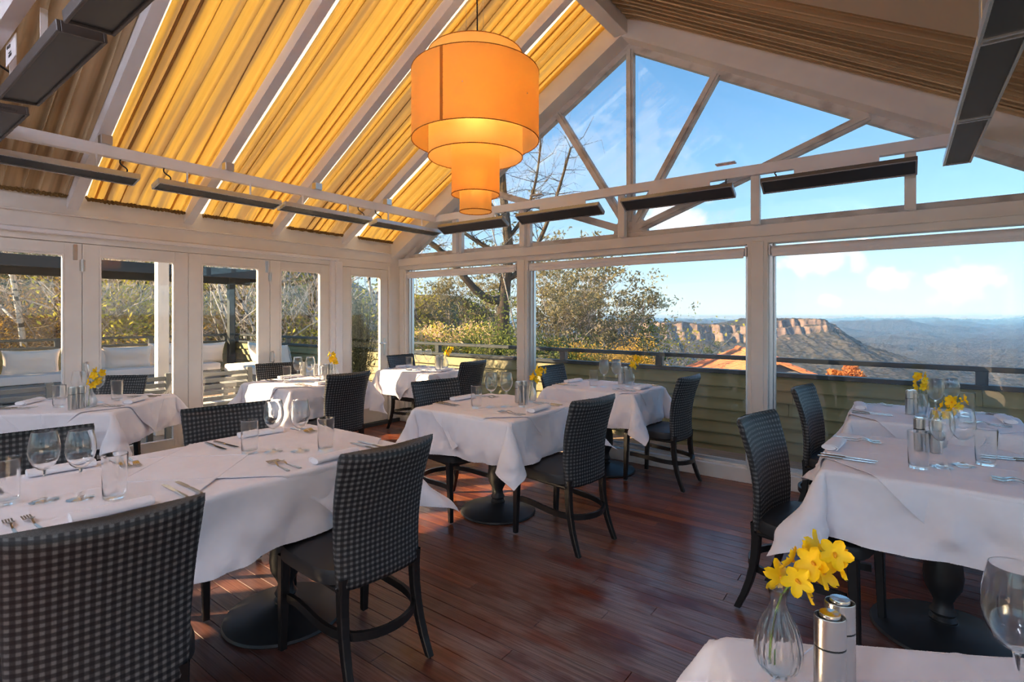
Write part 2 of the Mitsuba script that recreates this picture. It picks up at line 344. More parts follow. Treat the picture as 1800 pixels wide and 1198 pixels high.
for (x, z) in ((-2.075, 3.93), (-2.88, 3.50), (-1.277, 3.485), (-.187, 2.87), (-3.75, 2.80)):
    e = np.array([x, YB + .05, z]); d = (e - HUB) / np.linalg.norm(e - HUB); s = HUB + d * .10
    m = cat([bar(s, e, .07, .058, up=(0, 1, 0)), bar(s - [0, .03, 0], e - [0, .03, 0], .03, .03, up=(0, 1, 0))])
    part(gf, 'strut', mk(m, 'weathered_paint'))
hubp = Polygon([(.17 * math.cos(t), .17 * math.sin(t)) for t in np.linspace(0, PI, 24)])
m = extrude(hubp, .05); m.apply_transform(np.array([[1, 0, 0, HUB[0]], [0, 0, -1, YB + .075], [0, 1, 0, 2.18], [0, 0, 0, 1]], float))
part(gf, 'hub', mk(m, 'weathered_paint'))
P = np.array([[XL + .1, YB + .085, 2.15], [XR - .1, YB + .085, 2.15], [XR - .1, YB + .085, zf(XR - .1) - .2], [XRIDGE, YB + .085, ZRIDGE - .2], [XL + .1, YB + .085, zf(XL + .1) - .2]])
wg = structure('window_4'); part(wg, 'pane', mk((P, np.array([[0, 1, 2], [0, 2, 3], [0, 3, 4]])), 'pane_glass'))

# ceiling: ridge beam, rafters, roof sheets, gathered fabric
ce = structure('ceiling')
part(ce, 'ridge_beam', mk(box(XRIDGE - .065, XRIDGE + .065, YR, yg0 + .02, 4.0, ZRIDGE + .05, .004), 'cream_paint'))
RY = [1.245, 2.09, 2.925, 3.79]
def rafter(yc, w=.075, lo=-.082, hi=.06, xa=XL + .0, xb=XRIDGE):
    m = extrude(Polygon([(xa, zf(xa) + lo), (xb, zf(xb) + lo), (xb, zf(xb) + hi), (xa, zf(xa) + hi)]), w)
    m.apply_transform(np.array([[1, 0, 0, 0], [0, 0, -1, yc + w / 2], [0, 1, 0, 0], [0, 0, 0, 1]], float)); return m
for yc in [.395, -.455, -1.305, -2.155, -3.0] + RY: part(ce, 'rafter', mk(rafter(yc), 'white_paint'))
def sheet(xa, xb, y0, y1, dz): return (np.array([[xa, y0, zf(xa) + dz], [xb, y0, zf(xb) + dz], [xb, y1, zf(xb) + dz], [xa, y1, zf(xa) + dz]]), np.array([[0, 1, 2, 3]]))
part(ce, 'translucent_roof', mk(sheet(XL - .35, XRIDGE, 1.25, 4.85, .13), 'roof_sheet'))
def slab(xa, xb, y0, y1, dz, t):
    m = extrude(Polygon([(xa, zf(xa) + dz), (xb, zf(xb) + dz), (xb, zf(xb) + dz + t), (xa, zf(xa) + dz + t)]), y1 - y0)
    m.apply_transform(np.array([[1, 0, 0, 0], [0, 0, -1, y1], [0, 1, 0, 0], [0, 0, 0, 1]], float)); return m
part(ce, 'solid_roof', mk(slab(XL - .35, XRIDGE, YR - .2, 1.24, .10, .05), 'roof_metal'))
part(ce, 'solid_roof', mk(slab(XRIDGE, XR + .3, YR - .2, 4.85, .08, .05), 'roof_metal'))
def drape(y0, y1, xa, xb, N, seed, amp=1.0, nt=240, ns=30, dz=.03):
    t = np.linspace(0, 1, nt)[None, :]; s = np.linspace(0, 1, ns)[:, None]
    tt, ss = np.broadcast_to(t, (ns, nt)), np.broadcast_to(s, (ns, nt))
    w = meshkit.fbm(np.stack([tt * 3.2, ss * .8, tt * 0], -1), 2, seed); w2 = meshkit.noise(np.stack([tt * 6, ss * .7, tt * 0 + 4], -1), seed + 5)
    ph = 2 * PI * (tt * N + 1.6 * w); A = amp * (.35 + 1.1 * w2); lam = (y1 - y0) / N
    pin = .65 + .35 * np.abs(2 * ss - 1)
    y = y0 + tt * (y1 - y0) + np.sin(ph + .9) * A * lam * .24 * np.minimum(1, np.minimum(tt, 1 - tt) * 14)
    h = (np.cos(ph) * .24 * lam * A + .012 * np.sin(2 * ph + 1)) * pin - .018 * np.sin(PI * ss) * np.sin(PI * tt)
    end = np.clip(ss / .05, 0, 1); h = h * (.25 + .75 * end) - .03 * (1 - end)
    x = xa + ss * (xb - xa)
    z = np.vectorize(zf)(x) + dz + h
    return gmesh(np.stack([x, y, z], -1))
bays = [(.435, 1.205, 0), (1.325, 2.05, 1), (2.205, 2.885, 2), (3.055, 3.745, 3), (3.97, 4.50, 4)]
names = ['shaded brown ceiling drape in the dim bay nearest the left edge', 'glowing gold ceiling drape in the first sunlit bay from the left', 'glowing gold ceiling drape in the second sunlit bay from the left', 'glowing gold ceiling drape in the bay behind the pendant lamp', 'narrow glowing gold ceiling drape beside the gable window']
for a, b, i in bays:
    k = thing('ceiling_drape', names[i], 'drape', 'gathered fabric ceiling drapes on the left slope')
    part(k, 'fabric', mk(drape(a, b, XL + .03, XRIDGE - .07, 7 if i < 4 else 5, 20 + i, ns=60), 'gold_fabric' if i else 'unlit_fabric', True))
    hem = tube([[XL + .028, yy, ZE + .016 + .005 * math.sin(yy * 190)] for yy in np.linspace(a, b, 160)], [.017 + .005 * math.sin(q * 1.9) for q in range(160)], 5)
    part(k, 'gathered_hem', mk(hem, 'hem_brown'))
for a, b, i in ((-.41, .355, 0), (-1.265, -.495, 1), (-2.115, -1.345, 2), (-2.96, -2.195, 3)):
    k = thing('ceiling_drape', f'shaded ceiling drape in the {["first", "second", "third", "last"][i]} bay behind the camera', 'drape', 'gathered fabric ceiling drapes on the left slope')
    part(k, 'fabric', mk(drape(a, b, XL + .03, XRIDGE - .07, 8, 40 + i, nt=100, ns=12), 'unlit_fabric', True))
k = thing('ceiling_drape', 'wide brown gathered ceiling drape on the shaded right slope', 'drape')
part(k, 'fabric', mk(drape(3.36, 4.52, XRIDGE + .07, XR, 13, 71, amp=.9, nt=420, ns=34, dz=-.0), 'unlit_fabric', True))
part(k, 'edge_panel', mk(slab(XRIDGE + .07, XR, YR, 3.345, -.085, .03), 'beige_lining'), label='flat beige lining panel')

# right wall and rear wall (outside the frame)
wr = structure('wall_right')
part(wr, 'sill', mk(box(XR, XR + .12, YR, YB, 0, .5), 'cream_paint')); part(wr, 'header', mk(box(XR, XR + .12, YR, YB + .12, 2.0, 2.4), 'cream_paint'))
for yy in (YR, -1.6, .5, 2.6, YB): part(wr, 'post', mk(box(XR, XR + .12, yy - .06, yy + .06, .5, 2.0), 'cream_paint'))
P = np.array([[XR + .06, YR, .5], [XR + .06, YB, .5], [XR + .06, YB, 2.0], [XR + .06, YR, 2.0]])
w5 = structure('window_5'); part(w5, 'pane', mk((P, np.array([[0, 1, 2, 3]])), 'pane_glass'))
wq = structure('wall_rear')
part(wq, 'plaster', mk(cat([box(XL, XR, YR - .1, YR, 0, .3), box(XL, XR, YR - .1, YR, 2.2, 2.35), box(XL, XL + .3, YR - .1, YR, .3, 2.2), box(XR - .3, XR, YR - .1, YR, .3, 2.2), box(-2.3, -1.9, YR - .1, YR, .3, 2.2)]), 'cream_paint'))
m = extrude(Polygon([(XL, 2.35), (XR, 2.35), (XRIDGE, ZRIDGE + .1)]), .1); m.apply_transform(np.array([[1, 0, 0, 0], [0, 0, -1, YR], [0, 1, 0, 0], [0, 0, 0, 1]], float))
part(wq, 'gable', mk(m, 'cream_paint'))
P = np.array([[XL + .3, YR - .05, .3], [XR - .3, YR - .05, .3], [XR - .3, YR - .05, 2.2], [XL + .3, YR - .05, 2.2]])
w6 = structure('window_6'); part(w6, 'pane', mk((P, np.array([[0, 1, 2, 3]])), 'pane_glass'))
# ------------------------------------------------------------------ heater rails and radiant heaters
def rail(label, p, q, posts=(), brackets=()):
    k = thing('heater_rail', label, 'rail')
    part(k, 'beam', mk(bar(p, q, .05, .08), 'white_paint'))
    for m in posts: part(k, 'post', mk(m, 'cream_paint'))
    for m in brackets: part(k, 'bracket', mk(m, 'aluminium'))
    return k
XH0, XH1, YH0, YH1 = -4.555, .30, .455, 4.56
rail('white heater rail running along the left slope to the corner', (XH0, .40, 2.57), (XH0, YH1, 2.57), brackets=[box(XH0 - .02, XH0 + .05, y - .035, y + .035, 2.61, 2.675, .003) for y in RY])
rail('heater rail spanning the gable window on short posts', (XH0, YH1, 2.57), (XH1 + .1, YH1, 2.57), posts=[box(x - .033, x + .033, YB - .08, YB - .02, 2.133, 2.53, .003) for x in (-4.26, -3.27, -2.115, -.945, .055)] + [box(x + .034, x + .075, YB - .03, YB + .02, 2.135, 2.53) for x in (-4.26, -3.27)])
rail('heater rail along the right slope above the dark heaters', (XH1, -2.0, 2.57), (XH1, YH1 - .03, 2.57), brackets=[box(XH1 - .035, XH1 + .035, y - .04, y + .04, 2.61, 3.0, .003) for y in (-1.5, .9, 2.9)])
rail('heater rail crossing at the upper left corner of the photo', (XH0, YH0, 2.57), (XH1, YH0, 2.57), brackets=[box(x - .03, x + .03, YH0 - .03, YH0 + .03, 2.61, 3.1, .003) for x in (-4.2, -.2)])
for x in (-3.05, -1.15): single('cable_clip', mk(box(x - .10, x + .06, YH1 - .03, YH1 + .03, 2.655, 2.668, .003), 'aluminium'), ['small aluminium cable plate on the gable heater rail left of the middle post', 'small aluminium cable plate on the gable heater rail right of the middle post'][x > -2], 'cable plate')
def heater_proto(L=.965, W=.145):
    case = cat([box(-L/2, L/2, -W/2, -W/2 + .012, -.018, .022, .002), box(-L/2, L/2, W/2 - .012, W/2, -.018, .022, .002), box(-L/2, -L/2 + .012, -W/2 + .012, W/2 - .012, -.018, .022, .002), box(L/2 - .012, L/2, -W/2 + .012, W/2 - .012, -.018, .022, .002), box(-L/2 + .012, L/2 - .012, -W/2 + .012, W/2 - .012, .010, .022)])
    panel = box(-L/2 + .012, L/2 - .012, -W/2 + .012, W/2 - .012, -.010, .009)
    return case, panel
hc, hp = heater_proto()
mat('dim_corner_case', (.10, .09, .09), rough=.4, metal=.4)  # heater casing darkened: the dim corner is put into its colour
HCD = mk(hc, 'dim_corner_case')
HC, HCW, HP = mk(hc, 'heater_case'), mk(hc, 'aluminium'), mk(hp, 'heater_black')
def heater(label, x, y, z, rot, tilt, case, group, drop=(.25, -.25), flip=1):
    k = thing('radiant_heater', label, 'heater', group)
    T = T4().translate([x, y, z]).rotate([0, 0, 1], rot).rotate([1, 0, 0], tilt)
    part(k, 'casing', case, T); part(k, 'panel', HP, T)
    c, s = math.cos(math.radians(rot)), math.sin(math.radians(rot))
    off = np.array([XH0 - x, 0]) if group.startswith('left') else np.array([0, YH1 - y]) if group.startswith('gable') else np.array([XH1 - x, 0]) if group.startswith('right') else np.array([0, YH0 - y])
    for d in drop:
        bx, by = x + c * d, y + s * d
        if group.startswith('gable'):
            pass
        else:
            ms = [bar((bx + off[0] * .5, by + off[1] * .5, z + .02), (bx + off[0] * .5, by + off[1] * .5, 2.535), .022, .006, up=(c, s, 0))]
            if np.hypot(*off) > .02: ms += [bar((bx, by, z + .022), (bx + off[0] * .55, by + off[1] * .55, z + .022), .022, .006)]
            part(k, 'bracket', mk(cat(ms), 'white_paint'))
    if group.startswith('gable'):
        part(k, 'mounting_plate', mk(cat([bar((x - .27, y + off[1] - .03, 2.505), (x + .27, y + off[1] - .03, 2.505), .004, .065), box(x - .26, x + .26, y - .01, y + off[1] - .025, z + .03, z + .036)]), 'white_paint'))
    ex = x + c * .40 * flip; ey = y + s * .40 * flip
    part(k, 'cable', mk(tube(spline([[ex, ey, z + .02], [ex + .02 * c, ey + .02 * s, z + .07], [ex + off[0] * .6, ey + off[1] * .6 , z + .10], [ex + off[0], ey + off[1], 2.535]], 10), .005, 6), 'dark_plastic'))
for i, y in enumerate((.94, 2.02, 3.015, 4.04)):
    heater(['long dark radiant heater at the left edge of the left rail', 'second radiant heater from the left on the left rail', 'third radiant heater from the left on the left rail', 'radiant heater on the left rail nearest the corner'][i], XH0 + .06, y, 2.385, 90, -12, HCW, 'left rail heaters', flip=1 if i % 2 == 0 else -1)
for i, x in enumerate((-3.885, -2.745, -1.56, -.39)):
    heater(['radiant heater on the gable rail under the pendant lamp', 'second radiant heater from the left across the gable window', 'third radiant heater from the left across the gable window', 'largest-looking radiant heater across the gable, at its right end'][i], x, YH1 - .11, 2.405, 0, -30, HC, 'gable rail heaters', flip=1 if i in (0, 2) else -1)
for i, y in enumerate((4.06, 3.07, 2.08, 1.09)):
    heater(['dark radiant heater on the right rail nearest the gable window', 'middle dark radiant heater in view on the right rail', 'dark radiant heater on the right rail cut by the top edge', 'dark radiant heater on the right rail out of frame'][i], XH1, y, 2.415, 90, 0, HCW, 'right rail heaters')
for i, x in enumerate((-3.95, -2.80, -1.76)):
    heater(['radiant heater end poking in at the left edge below the tilted one', 'large tilted radiant heater at the upper left corner', 'radiant heater cut by the top edge at upper left'][i], x, YH0 + .115, 2.40, 180, -6, HCD, 'upper left rail heaters')
k = thing('rating_plate', 'white mounting plate with small dark print beside the tilted upper left heater', 'plate')
part(k, 'plate', mk(box(-3.02, -2.84, YH0 + .03, YH0 + .034, 2.44, 2.53, .001), 'white_paint'))
part(k, 'print', mk(cat([box(-2.99, -2.965, YH0 + .0285, YH0 + .030, 2.505, 2.515), box(-2.955, -2.93, YH0 + .0285, YH0 + .030, 2.50, 2.512), box(-2.96, -2.91, YH0 + .0285, YH0 + .030, 2.462, 2.472), box(-2.96, -2.92, YH0 + .0285, YH0 + .030, 2.478, 2.482)]), 'dark_plastic'))
tm = meshkit.text_mesh('HeatRay', .013, .0008); tm.apply_transform(np.array([[0, 0, 1, 0], [1, 0, 0, 0], [0, 1, 0, 0], [0, 0, 0, 1]], float)); tm.apply_translation([-3.95 + .4826, YH0 + .075, 2.394])
part('radiant_heater_012', 'lettering', mk(tm, 'dark_plastic'))

# ------------------------------------------------------------------ pendant lamp
LX, LY = XRIDGE, 2.43
lamp = thing('pendant_lamp', 'large tiered orange drum pendant lamp hanging from the ridge', 'lamp')
def drum(r, z0, z1, n=72):
    a = np.linspace(0, 2 * PI, n, endpoint=False); P = np.array([[[LX + r * math.cos(t), LY + r * math.sin(t), z] for t in a] for z in np.linspace(z0, z1, 4)])
    return gmesh(P, True)
for r, z0, z1, seam in ((.388, 2.462, 2.872, -78), (.288, 2.362, 2.985, -128), (.147, 2.135, 2.50, None), (.098, 2.032, 2.30, None)):
    sk = part(lamp, 'shade', mk(drum(r, z0, z1), 'lamp_fabric', True))
    rim = lambda z: tube([[LX + r * math.cos(t), LY + r * math.sin(t), z] for t in np.linspace(0, 2 * PI, 73)], .0028, 6, False)
    for z in (z0, z1): part(sk, 'rim', mk(rim(z), 'lamp_seam'))
    if seam is not None:
        a = [math.radians(seam + q) for q in np.linspace(-1.4, 1.4, 4)]
        part(sk, 'seam', mk(gmesh(np.array([[[LX + (r + .0015) * math.cos(t), LY + (r + .0015) * math.sin(t), z] for t in a] for z in (z0 + .003, z1 - .003)])), 'lamp_seam'))
for (rr, z) in ((.288, 2.90), (.388, 2.66)):
    part(lamp, 'spoke_frame', mk(cat([bar((LX - rr * math.cos(t), LY - rr * math.sin(t), z), (LX + rr * math.cos(t), LY + rr * math.sin(t), z), .006, .006) for t in (0, PI / 3, 2 * PI / 3)]), 'white_paint'))
for i in range(4):
    t = i * PI / 2 + .6; bx, by, bz = LX + .06 * math.cos(t), LY + .06 * math.sin(t), 2.68
    k = part(lamp, 'bulb', {**mk(trimesh.creation.icosphere(subdivisions=2, radius=.032), 'white_paint'), 'to_world': T4().translate([bx, by, bz]), 'emitter': {'type': 'area', 'radiance': rgb((7, 5.0, 2.8))}})
k = part(lamp, 'bulb', {**mk(trimesh.creation.icosphere(subdivisions=2, radius=.028), 'white_paint'), 'to_world': T4().translate([LX, LY, 2.22]), 'emitter': {'type': 'area', 'radiance': rgb((3.4, 2.4, 1.2))}})
part(lamp, 'cord', mk(tube(spline([[LX, LY, 2.9], [LX + .012, LY, 3.3], [LX - .004, LY, 3.7], [LX, LY, 4.0]], 16), .0045, 6), 'dark_plastic'))
for t in (0, 2 * PI / 3, 4 * PI / 3): part(lamp, 'wire', mk(tube([[LX + .06 * math.cos(t), LY + .06 * math.sin(t), 2.90], [LX + .06 * math.cos(t), LY + .06 * math.sin(t), 4.0]], .0012, 4), 'aluminium'))

# globes added behind the camera, unseen, as fill light for the room
GL = mk(trimesh.creation.icosphere(subdivisions=2, radius=.15), 'white_paint', True)
for i, (x, y, z) in enumerate(((-3.7, -1.0, 2.80), (-2.09, -1.0, 2.86), (-.5, -1.0, 2.80), (-3.0, -2.4, 3.04), (-1.2, -2.4, 3.04))):
    k = thing('globe_lamp', f'added opal fill globe behind the camera, {["front row left", "front row under the ridge", "front row right", "back row left", "back row right"][i]}', 'lamp', 'added fill globes behind the camera')
    part(k, 'globe', {**GL, 'to_world': at(x, y, z), 'emitter': {'type': 'area', 'radiance': rgb((2.8, 3.2, 4.05))}})
    part(k, 'cord', mk(tube([[x, y, z + .14], [x, y, zf(x) - (.08 if abs(x - XRIDGE) > .2 else .2)]], .004, 6), 'dark_plastic'))

# ------------------------------------------------------------------ chairs
def backrest():
    nt, nl = 26, 44; P = np.zeros((nt, nl, 3)); UV = np.zeros((nt, nl, 2)); zs = np.linspace(.385, .895, nt)
    a = np.linspace(0, 2 * PI, nl, endpoint=False)
    for i, z in enumerate(zs):
        q = (z - .385) / .51
        W = .185 + .030 * q ** 1.2; yc = -.215 + .012 * math.sin(q * PI) - .085 * q ** 2.2
        th = .026 - .006 * q
        e = 1.0
        if q > .96: e = math.sqrt(max(.05, 1 - ((q - .96) / .04) ** 2 * .9))
        if q < .03: e = .75
        ca, sa = np.cos(a), np.sin(a)
        x = W * np.sign(ca) * np.abs(ca) ** .38 * (1 if q <= .98 else .985); yy = th * e * np.sign(sa) * np.abs(sa) ** .55
        bow = .055 * (.45 + .55 * q) * ((x / W) ** 2 - .35)
        P[i] = np.stack([x, yc + yy + bow, z + 0 * x + .012 * q * (np.abs(x) / W) ** 3 * (q > .9)], -1)
        UV[i] = np.stack([x + (sa < 0) * 2.0, z + 0 * x], -1)
    V = P.reshape(-1, 3); F = tri(grid_faces(nt, nl, True))
    n0 = len(V); V = np.vstack([V, P[0].mean(0), P[-1].mean(0) + [0, 0, .002]]); uv = np.vstack([UV.reshape(-1, 2), [0, .385], [0, .9]])
    j = np.arange(nl); F = np.vstack([F, np.stack([j, j * 0 + n0, (j + 1) % nl], 1)[:, ::-1], np.stack([(nt - 1) * nl + j, j * 0 + n0 + 1, (nt - 1) * nl + (j + 1) % nl], 1)])
    m = trimesh.Trimesh(V, F, process=False)
    if m.volume < 0: m.invert()
    return m, uv
bm, buv = backrest()
def seat_mesh():
    n = 40; a = np.linspace(0, 2 * PI, n, endpoint=False); ca, sa = np.cos(a), np.sin(a); rows = []
    for q, z in ((.90, .395), (1.0, .405), (1.0, .440), (.97, .455), (.85, .463), (.5, .467), (.02, .468)):
        x = .225 * q * np.sign(ca) * np.abs(ca) ** .42 * (1 + .04 * np.sign(sa) * np.abs(sa)); y = .015 + .225 * q * np.sign(sa) * np.abs(sa) ** .42
        rows.append(np.stack([x, y, z + 0 * x], -1))
    m = gmesh(np.array(rows), True); m = trimesh.Trimesh(np.vstack([m.vertices]), m.faces, process=False)
    if m.face_normals[-1][2] < 0: m.invert()
    return m
def leg(x0, y0, z0, x1, y1, w0, w1, mid=None):
    pts = np.array([[x0, y0, z0], [x1, y1, .012]]) if mid is None else np.array([[x0, y0, z0], mid, [x1, y1, .012]])
    pts = spline(pts, 7) if mid is not None else np.linspace(pts[0], pts[1], 4)
    P = []
    for i, p in enumerate(pts):
        w = w0 + (w1 - w0) * i / (len(pts) - 1); c = w * .25
        P.append([[p[0] + dx * (w - (c if k else 0)), p[1] + dy * (w - (0 if k else c)), p[2]] for dx, dy, k in ((1, 1, 0), (1, 1, 1), (-1, 1, 1), (-1, 1, 0), (-1, -1, 0), (-1, -1, 1), (1, -1, 1), (1, -1, 0))])
    m = gmesh(np.array(P), True); c = trimesh.convex.convex_hull(np.vstack([P[-1], np.array(P[-1]) - [0, 0, .002]])); return cat([m, c])
st_pts = spline([[-.19, .17, .235], [-.185, -.02, .225], [-.155, -.21, .215], [0, -.285, .212], [.155, -.21, .215], [.185, -.02, .225], [.19, .17, .235]], 40)
CHAIR = [('backrest', mk(bm, 'check_upholstery', True, uv=buv)), ('seat', mk(seat_mesh(), 'black_vinyl', 40))]
for sx in (-1, 1): CHAIR.append(('leg', mk(leg(sx * .195, .195, .41, sx * .195, .21, .021, .014), 'black_wood')))
for sx in (-1, 1): CHAIR.append(('leg', mk(leg(sx * .165, -.205, .43, sx * .178, -.285, .020, .014, mid=[sx * .168, -.215, .22]), 'black_wood')))
stm = np.array([[[p[0] + nx * .008 - 0, p[1] + ny * .0, p[2] + z] for nx, ny, z in ()] for p in st_pts]) if False else None
def flat_ring(pts, w, h):
    t = np.gradient(pts, axis=0); t /= np.linalg.norm(t, axis=1, keepdims=True); s = np.cross(t, [0, 0, 1]); s /= np.linalg.norm(s, axis=1, keepdims=True); u = np.array([0, 0, 1.])
    P = np.stack([pts + s * w + u * h, pts - s * w + u * h, pts - s * w - u * h, pts + s * w - u * h], 1); m = gmesh(P, True)
    if m.volume < 0: m.invert()
    return m
CHAIR.append(('stretcher', mk(flat_ring(st_pts, .008, .016), 'black_wood')))
CHAIR.append(('seat_rail', mk(box(-.19, .19, -.2, .205, .375, .402, .008), 'black_wood')))
CHAIRS = [(-1.550, 1.326, 175.7, 'checked black dining chair at the right end of the long front table, seen from behind'),
          (-1.561, .438, 170, 'large checked dining chair back cut off by the lower left corner'),
          (-2.996, 1.359, -11, 'checked dining chair facing us behind the long front table, left of its glasses'),
          (-3.004, .560, -9, 'checked dining chair partly seen at the left edge behind the long front table'),
          (-1.449, 2.801, 171, 'checked dining chair on the right of the middle table, its four legs in view'),
          (-2.869, 2.841, -11, 'checked dining chair pushed in at the left of the middle table'),
          (-1.354, 4.269, 176, 'checked dining chair by the window sill, right of the table at the middle window'),
          (-2.797, 4.367, -3, 'checked dining chair between the middle window and the left of its table'),
          (-5.03, 4.38, 0, 'checked dining chair in the far corner beside the glass door with the lever handle'),
          (-3.65, 4.25, 181, 'checked dining chair right of the corner table, under the narrow left window'),
          (-5.17, 2.87, -16, 'checked dining chair against the folding doors, left of the sunlit table'),
          (-3.764, 2.75, 178, 'checked dining chair seen from behind, right of the sunlit table'),
          (-5.14, 1.52, -47, 'dim checked dining chair between the folding doors and the diagonal table'),
          (-.594, 2.815, -11, 'checked dining chair left of the front right-hand table, side on'),
          (-.566, 4.128, -8, 'checked dining chair left of the rear right-hand table by the large window')]
for bx, by, fa, lab in CHAIRS:
    c, s = math.cos(math.radians(fa)), math.sin(math.radians(fa))
    place(CHAIR, 'dining_chair', lab, 'chair', at(bx + .29 * c, by + .29 * s, 0, fa - 90), 'checked dining chairs')

# ------------------------------------------------------------------ tables and cloths
DISK = lathe([(0.0, 0.0), (.262, 0), (.268, .006), (.262, .016), (.20, .034), (.12, .050), (.055, .062), (.050, .066), (0.0005, .067)], 48)
COLUMN = lathe([(.045, .05), (.052, .075), (.040, .09), (.050, .105), (.038, .125), (.034, .15), (.045, .175), (.066, .215), (.072, .26), (.066, .33), (.052, .42), (.042, .50), (.050, .53), (.036, .55), (.036, .60), (.055, .64), (.055, .722)], 28)
PL_DISK, PL_COL = mk(DISK, 'black_metal', 30), mk(COLUMN, 'black_metal', 50)
TOPZ = .752
def hang(d, R=.020, fl=.06):                                # horizontal and vertical travel of cloth d metres beyond the table edge
    q = np.minimum(d, PI * R / 2); r = np.maximum(d - PI * R / 2, 0)
    return R * np.sin(q / R) + r * math.sin(fl), -R * (1 - np.cos(q / R)) - r * math.cos(fl)
def draped(U, V, hx, hy, off, seed, wr=1.0):
    ax, ay = np.maximum(np.abs(U) - hx, 0), np.maximum(np.abs(V) - hy, 0); sx, sy = np.sign(U), np.sign(V)
    X, Y = np.clip(U, -hx, hx), np.clip(V, -hy, hy); Z = np.full_like(X, TOPZ + off)
    r = np.hypot(ax, ay); h, v = hang(r)
    phi = np.arctan2(ay, ax + 1e-12)                         # 0 on the x sides, pi/2 on the y sides
    psi = phi * 4; al = .25
    ox, oy = np.cos(phi), np.sin(phi)
    both = (ax > 0) & (ay > 0)
    # corner: the cloth makes one cone-shaped fold whose tip hangs lower than the hem
    e2x, e2y = -math.sqrt(.5), math.sqrt(.5)
    out = math.sin(al) * math.cos(al) * (1 - np.cos(psi)); dwn = math.cos(al) ** 2 + math.sin(al) ** 2 * np.cos(psi); side = -math.sin(al) * np.sin(psi) * .0
    side = math.sin(al) * np.sin(psi) * -1.0
    cx = out * math.sqrt(.5) + side * e2x; cy = out * math.sqrt(.5) + side * e2y
    w1 = 1 - phi / (PI / 2)
    flx, fly = .06 * w1, .06 * (1 - w1)
    hx_ = np.where(both, r * (cx + flx) + np.minimum(r, .020) * ox, np.where(ax > 0, h, 0)); hy_ = np.where(both, r * (cy + fly) + np.minimum(r, .020) * oy, np.where(ay > 0, h, 0))
    vz = np.where(both, -r * dwn, np.where(r > 0, v, 0))
    X = X + sx * hx_; Y = Y + sy * hy_; Z = Z + vz
    n = np.stack([U * 4.2, V * 4.2, 0 * U + seed], -1)
    wv = (meshkit.fbm(n, 3, seed) - .5) * wr
    side_amt = np.clip(r / .25, 0, 1)
    X = X + np.where(ax > 0, sx * wv * .17 * side_amt, 0); Y = Y + np.where(ay > 0, sy * wv * .17 * side_amt, 0)
    # crossing ironed creases and faint wrinkles
    cr = lambda t: np.exp(-(t / .009) ** 2)
    crease = np.maximum(np.maximum(cr(U - .012), cr(V + .01)), np.maximum(cr(np.abs(U) - hx * .66), cr(np.abs(V) - hy * .66)) * .8)
    fine = (meshkit.fbm(np.stack([U * 6.5, V * 6.5, 0 * U + seed], -1), 3, seed + 3) - .5) * .008 + .0034 * crease
    flat = r < .002
    Z = Z + np.where(flat, np.clip(fine * .5, -.0012, .0030), 0)
    X = X + np.where((ax > 0) & ~flat, sx * (fine + off), 0); Y = Y + np.where((ay > 0) & ~flat, sy * (fine + off), 0)
    return np.stack([X, Y, Z], -1)
def cloth(hx, hy, drop, seed, n=(120, 120)):
    u = np.linspace(-hx - drop, hx + drop, n[0]); v = np.linspace(-hy - drop, hy + drop, n[1]); U, V = np.meshgrid(u, v, indexing='ij')
    return gmesh(draped(U, V, hx, hy, 0, seed))
def topper(hx, hy, half, seed, cx=0, cy=0, rot=45):
    t = np.linspace(-half, half, 150); A, B = np.meshgrid(t, t, indexing='ij'); c, s = math.cos(math.radians(rot)), math.sin(math.radians(rot))
    P = draped(cx + A * c - B * s, cy + A * s + B * c, hx, hy, .0055, seed)
    ring = np.vstack([P[0], P[1:, -1], P[-1, -2::-1], P[-2:0:-1, 0], P[:1, 0]])
    return gmesh(P), tube(ring, .0023, 5, False)
def table(lab, cx, cy, rot=0, hx=.41, hy=.41, drop=.285, seed=1, bases=((0, 0),), tops=((0, 0),), thalf=.46):
    T = at(cx, cy, 0, rot)
    k = thing('dining_table', 'black pedestal of the ' + lab, 'table', 'pedestal dining tables')
    for bx, by in bases:
        Tb = T4(T.matrix) @ T4().translate([bx, by, 0]); part(k, 'disk_base', PL_DISK, Tb); part(k, 'column', PL_COL, Tb)
    part(k, 'tabletop', mk(box(-hx + .004, hx - .004, -hy + .004, hy - .004, .718, .7485, .004), 'black_wood'), T)
    n = (120, int(120 * (hy + drop) / (hx + drop)))
    single('tablecloth', mk(cloth(hx, hy, drop, seed, n), 'linen', True), 'white linen cloth hanging over the ' + lab, 'tablecloth', T, 'white tablecloths')
    for j, (a, b) in enumerate(tops):
        k = thing('table_topper', ('white diamond overlay on the ' + lab) if len(tops) == 1 else f'white diamond overlay on the {("left", "right")[j]} half of the ' + lab, 'overlay cloth', 'diamond overlay cloths')
        m, hm = topper(hx, hy, thalf, seed + 30 + j, a, b); part(k, 'sheet', mk(m, 'linen', True), T); part(k, 'hem', mk(hm, 'linen', True), T)
LAB = dict(A='long front table', M='middle table', W='middle window table', C='far corner table', S='sunlit table', D='diagonal table', R='front right table', B='rear right table', F='cut-off foreground table')
table(LAB['A'], -2.41, .95, hx=.415, hy=.81, seed=3, bases=((.10, .375), (.10, -.42)), tops=((0, -.40), (0, .40)))
table(LAB['M'], -2.31, 2.93, seed=5)
table(LAB['W'], -2.15, 4.30, hy=.33, seed=7)
table(LAB['C'], -4.52, 4.31, hy=.32, seed=9)
table(LAB['S'], -4.63, 2.88, seed=11)
table(LAB['D'], -4.80, 1.19, rot=45, seed=13, drop=.26)
table(LAB['R'], .15, 2.96, seed=15)
table(LAB['B'], .16, 4.25, hy=.37, seed=17)
table(LAB['F'], .273, .923, rot=28, seed=19)

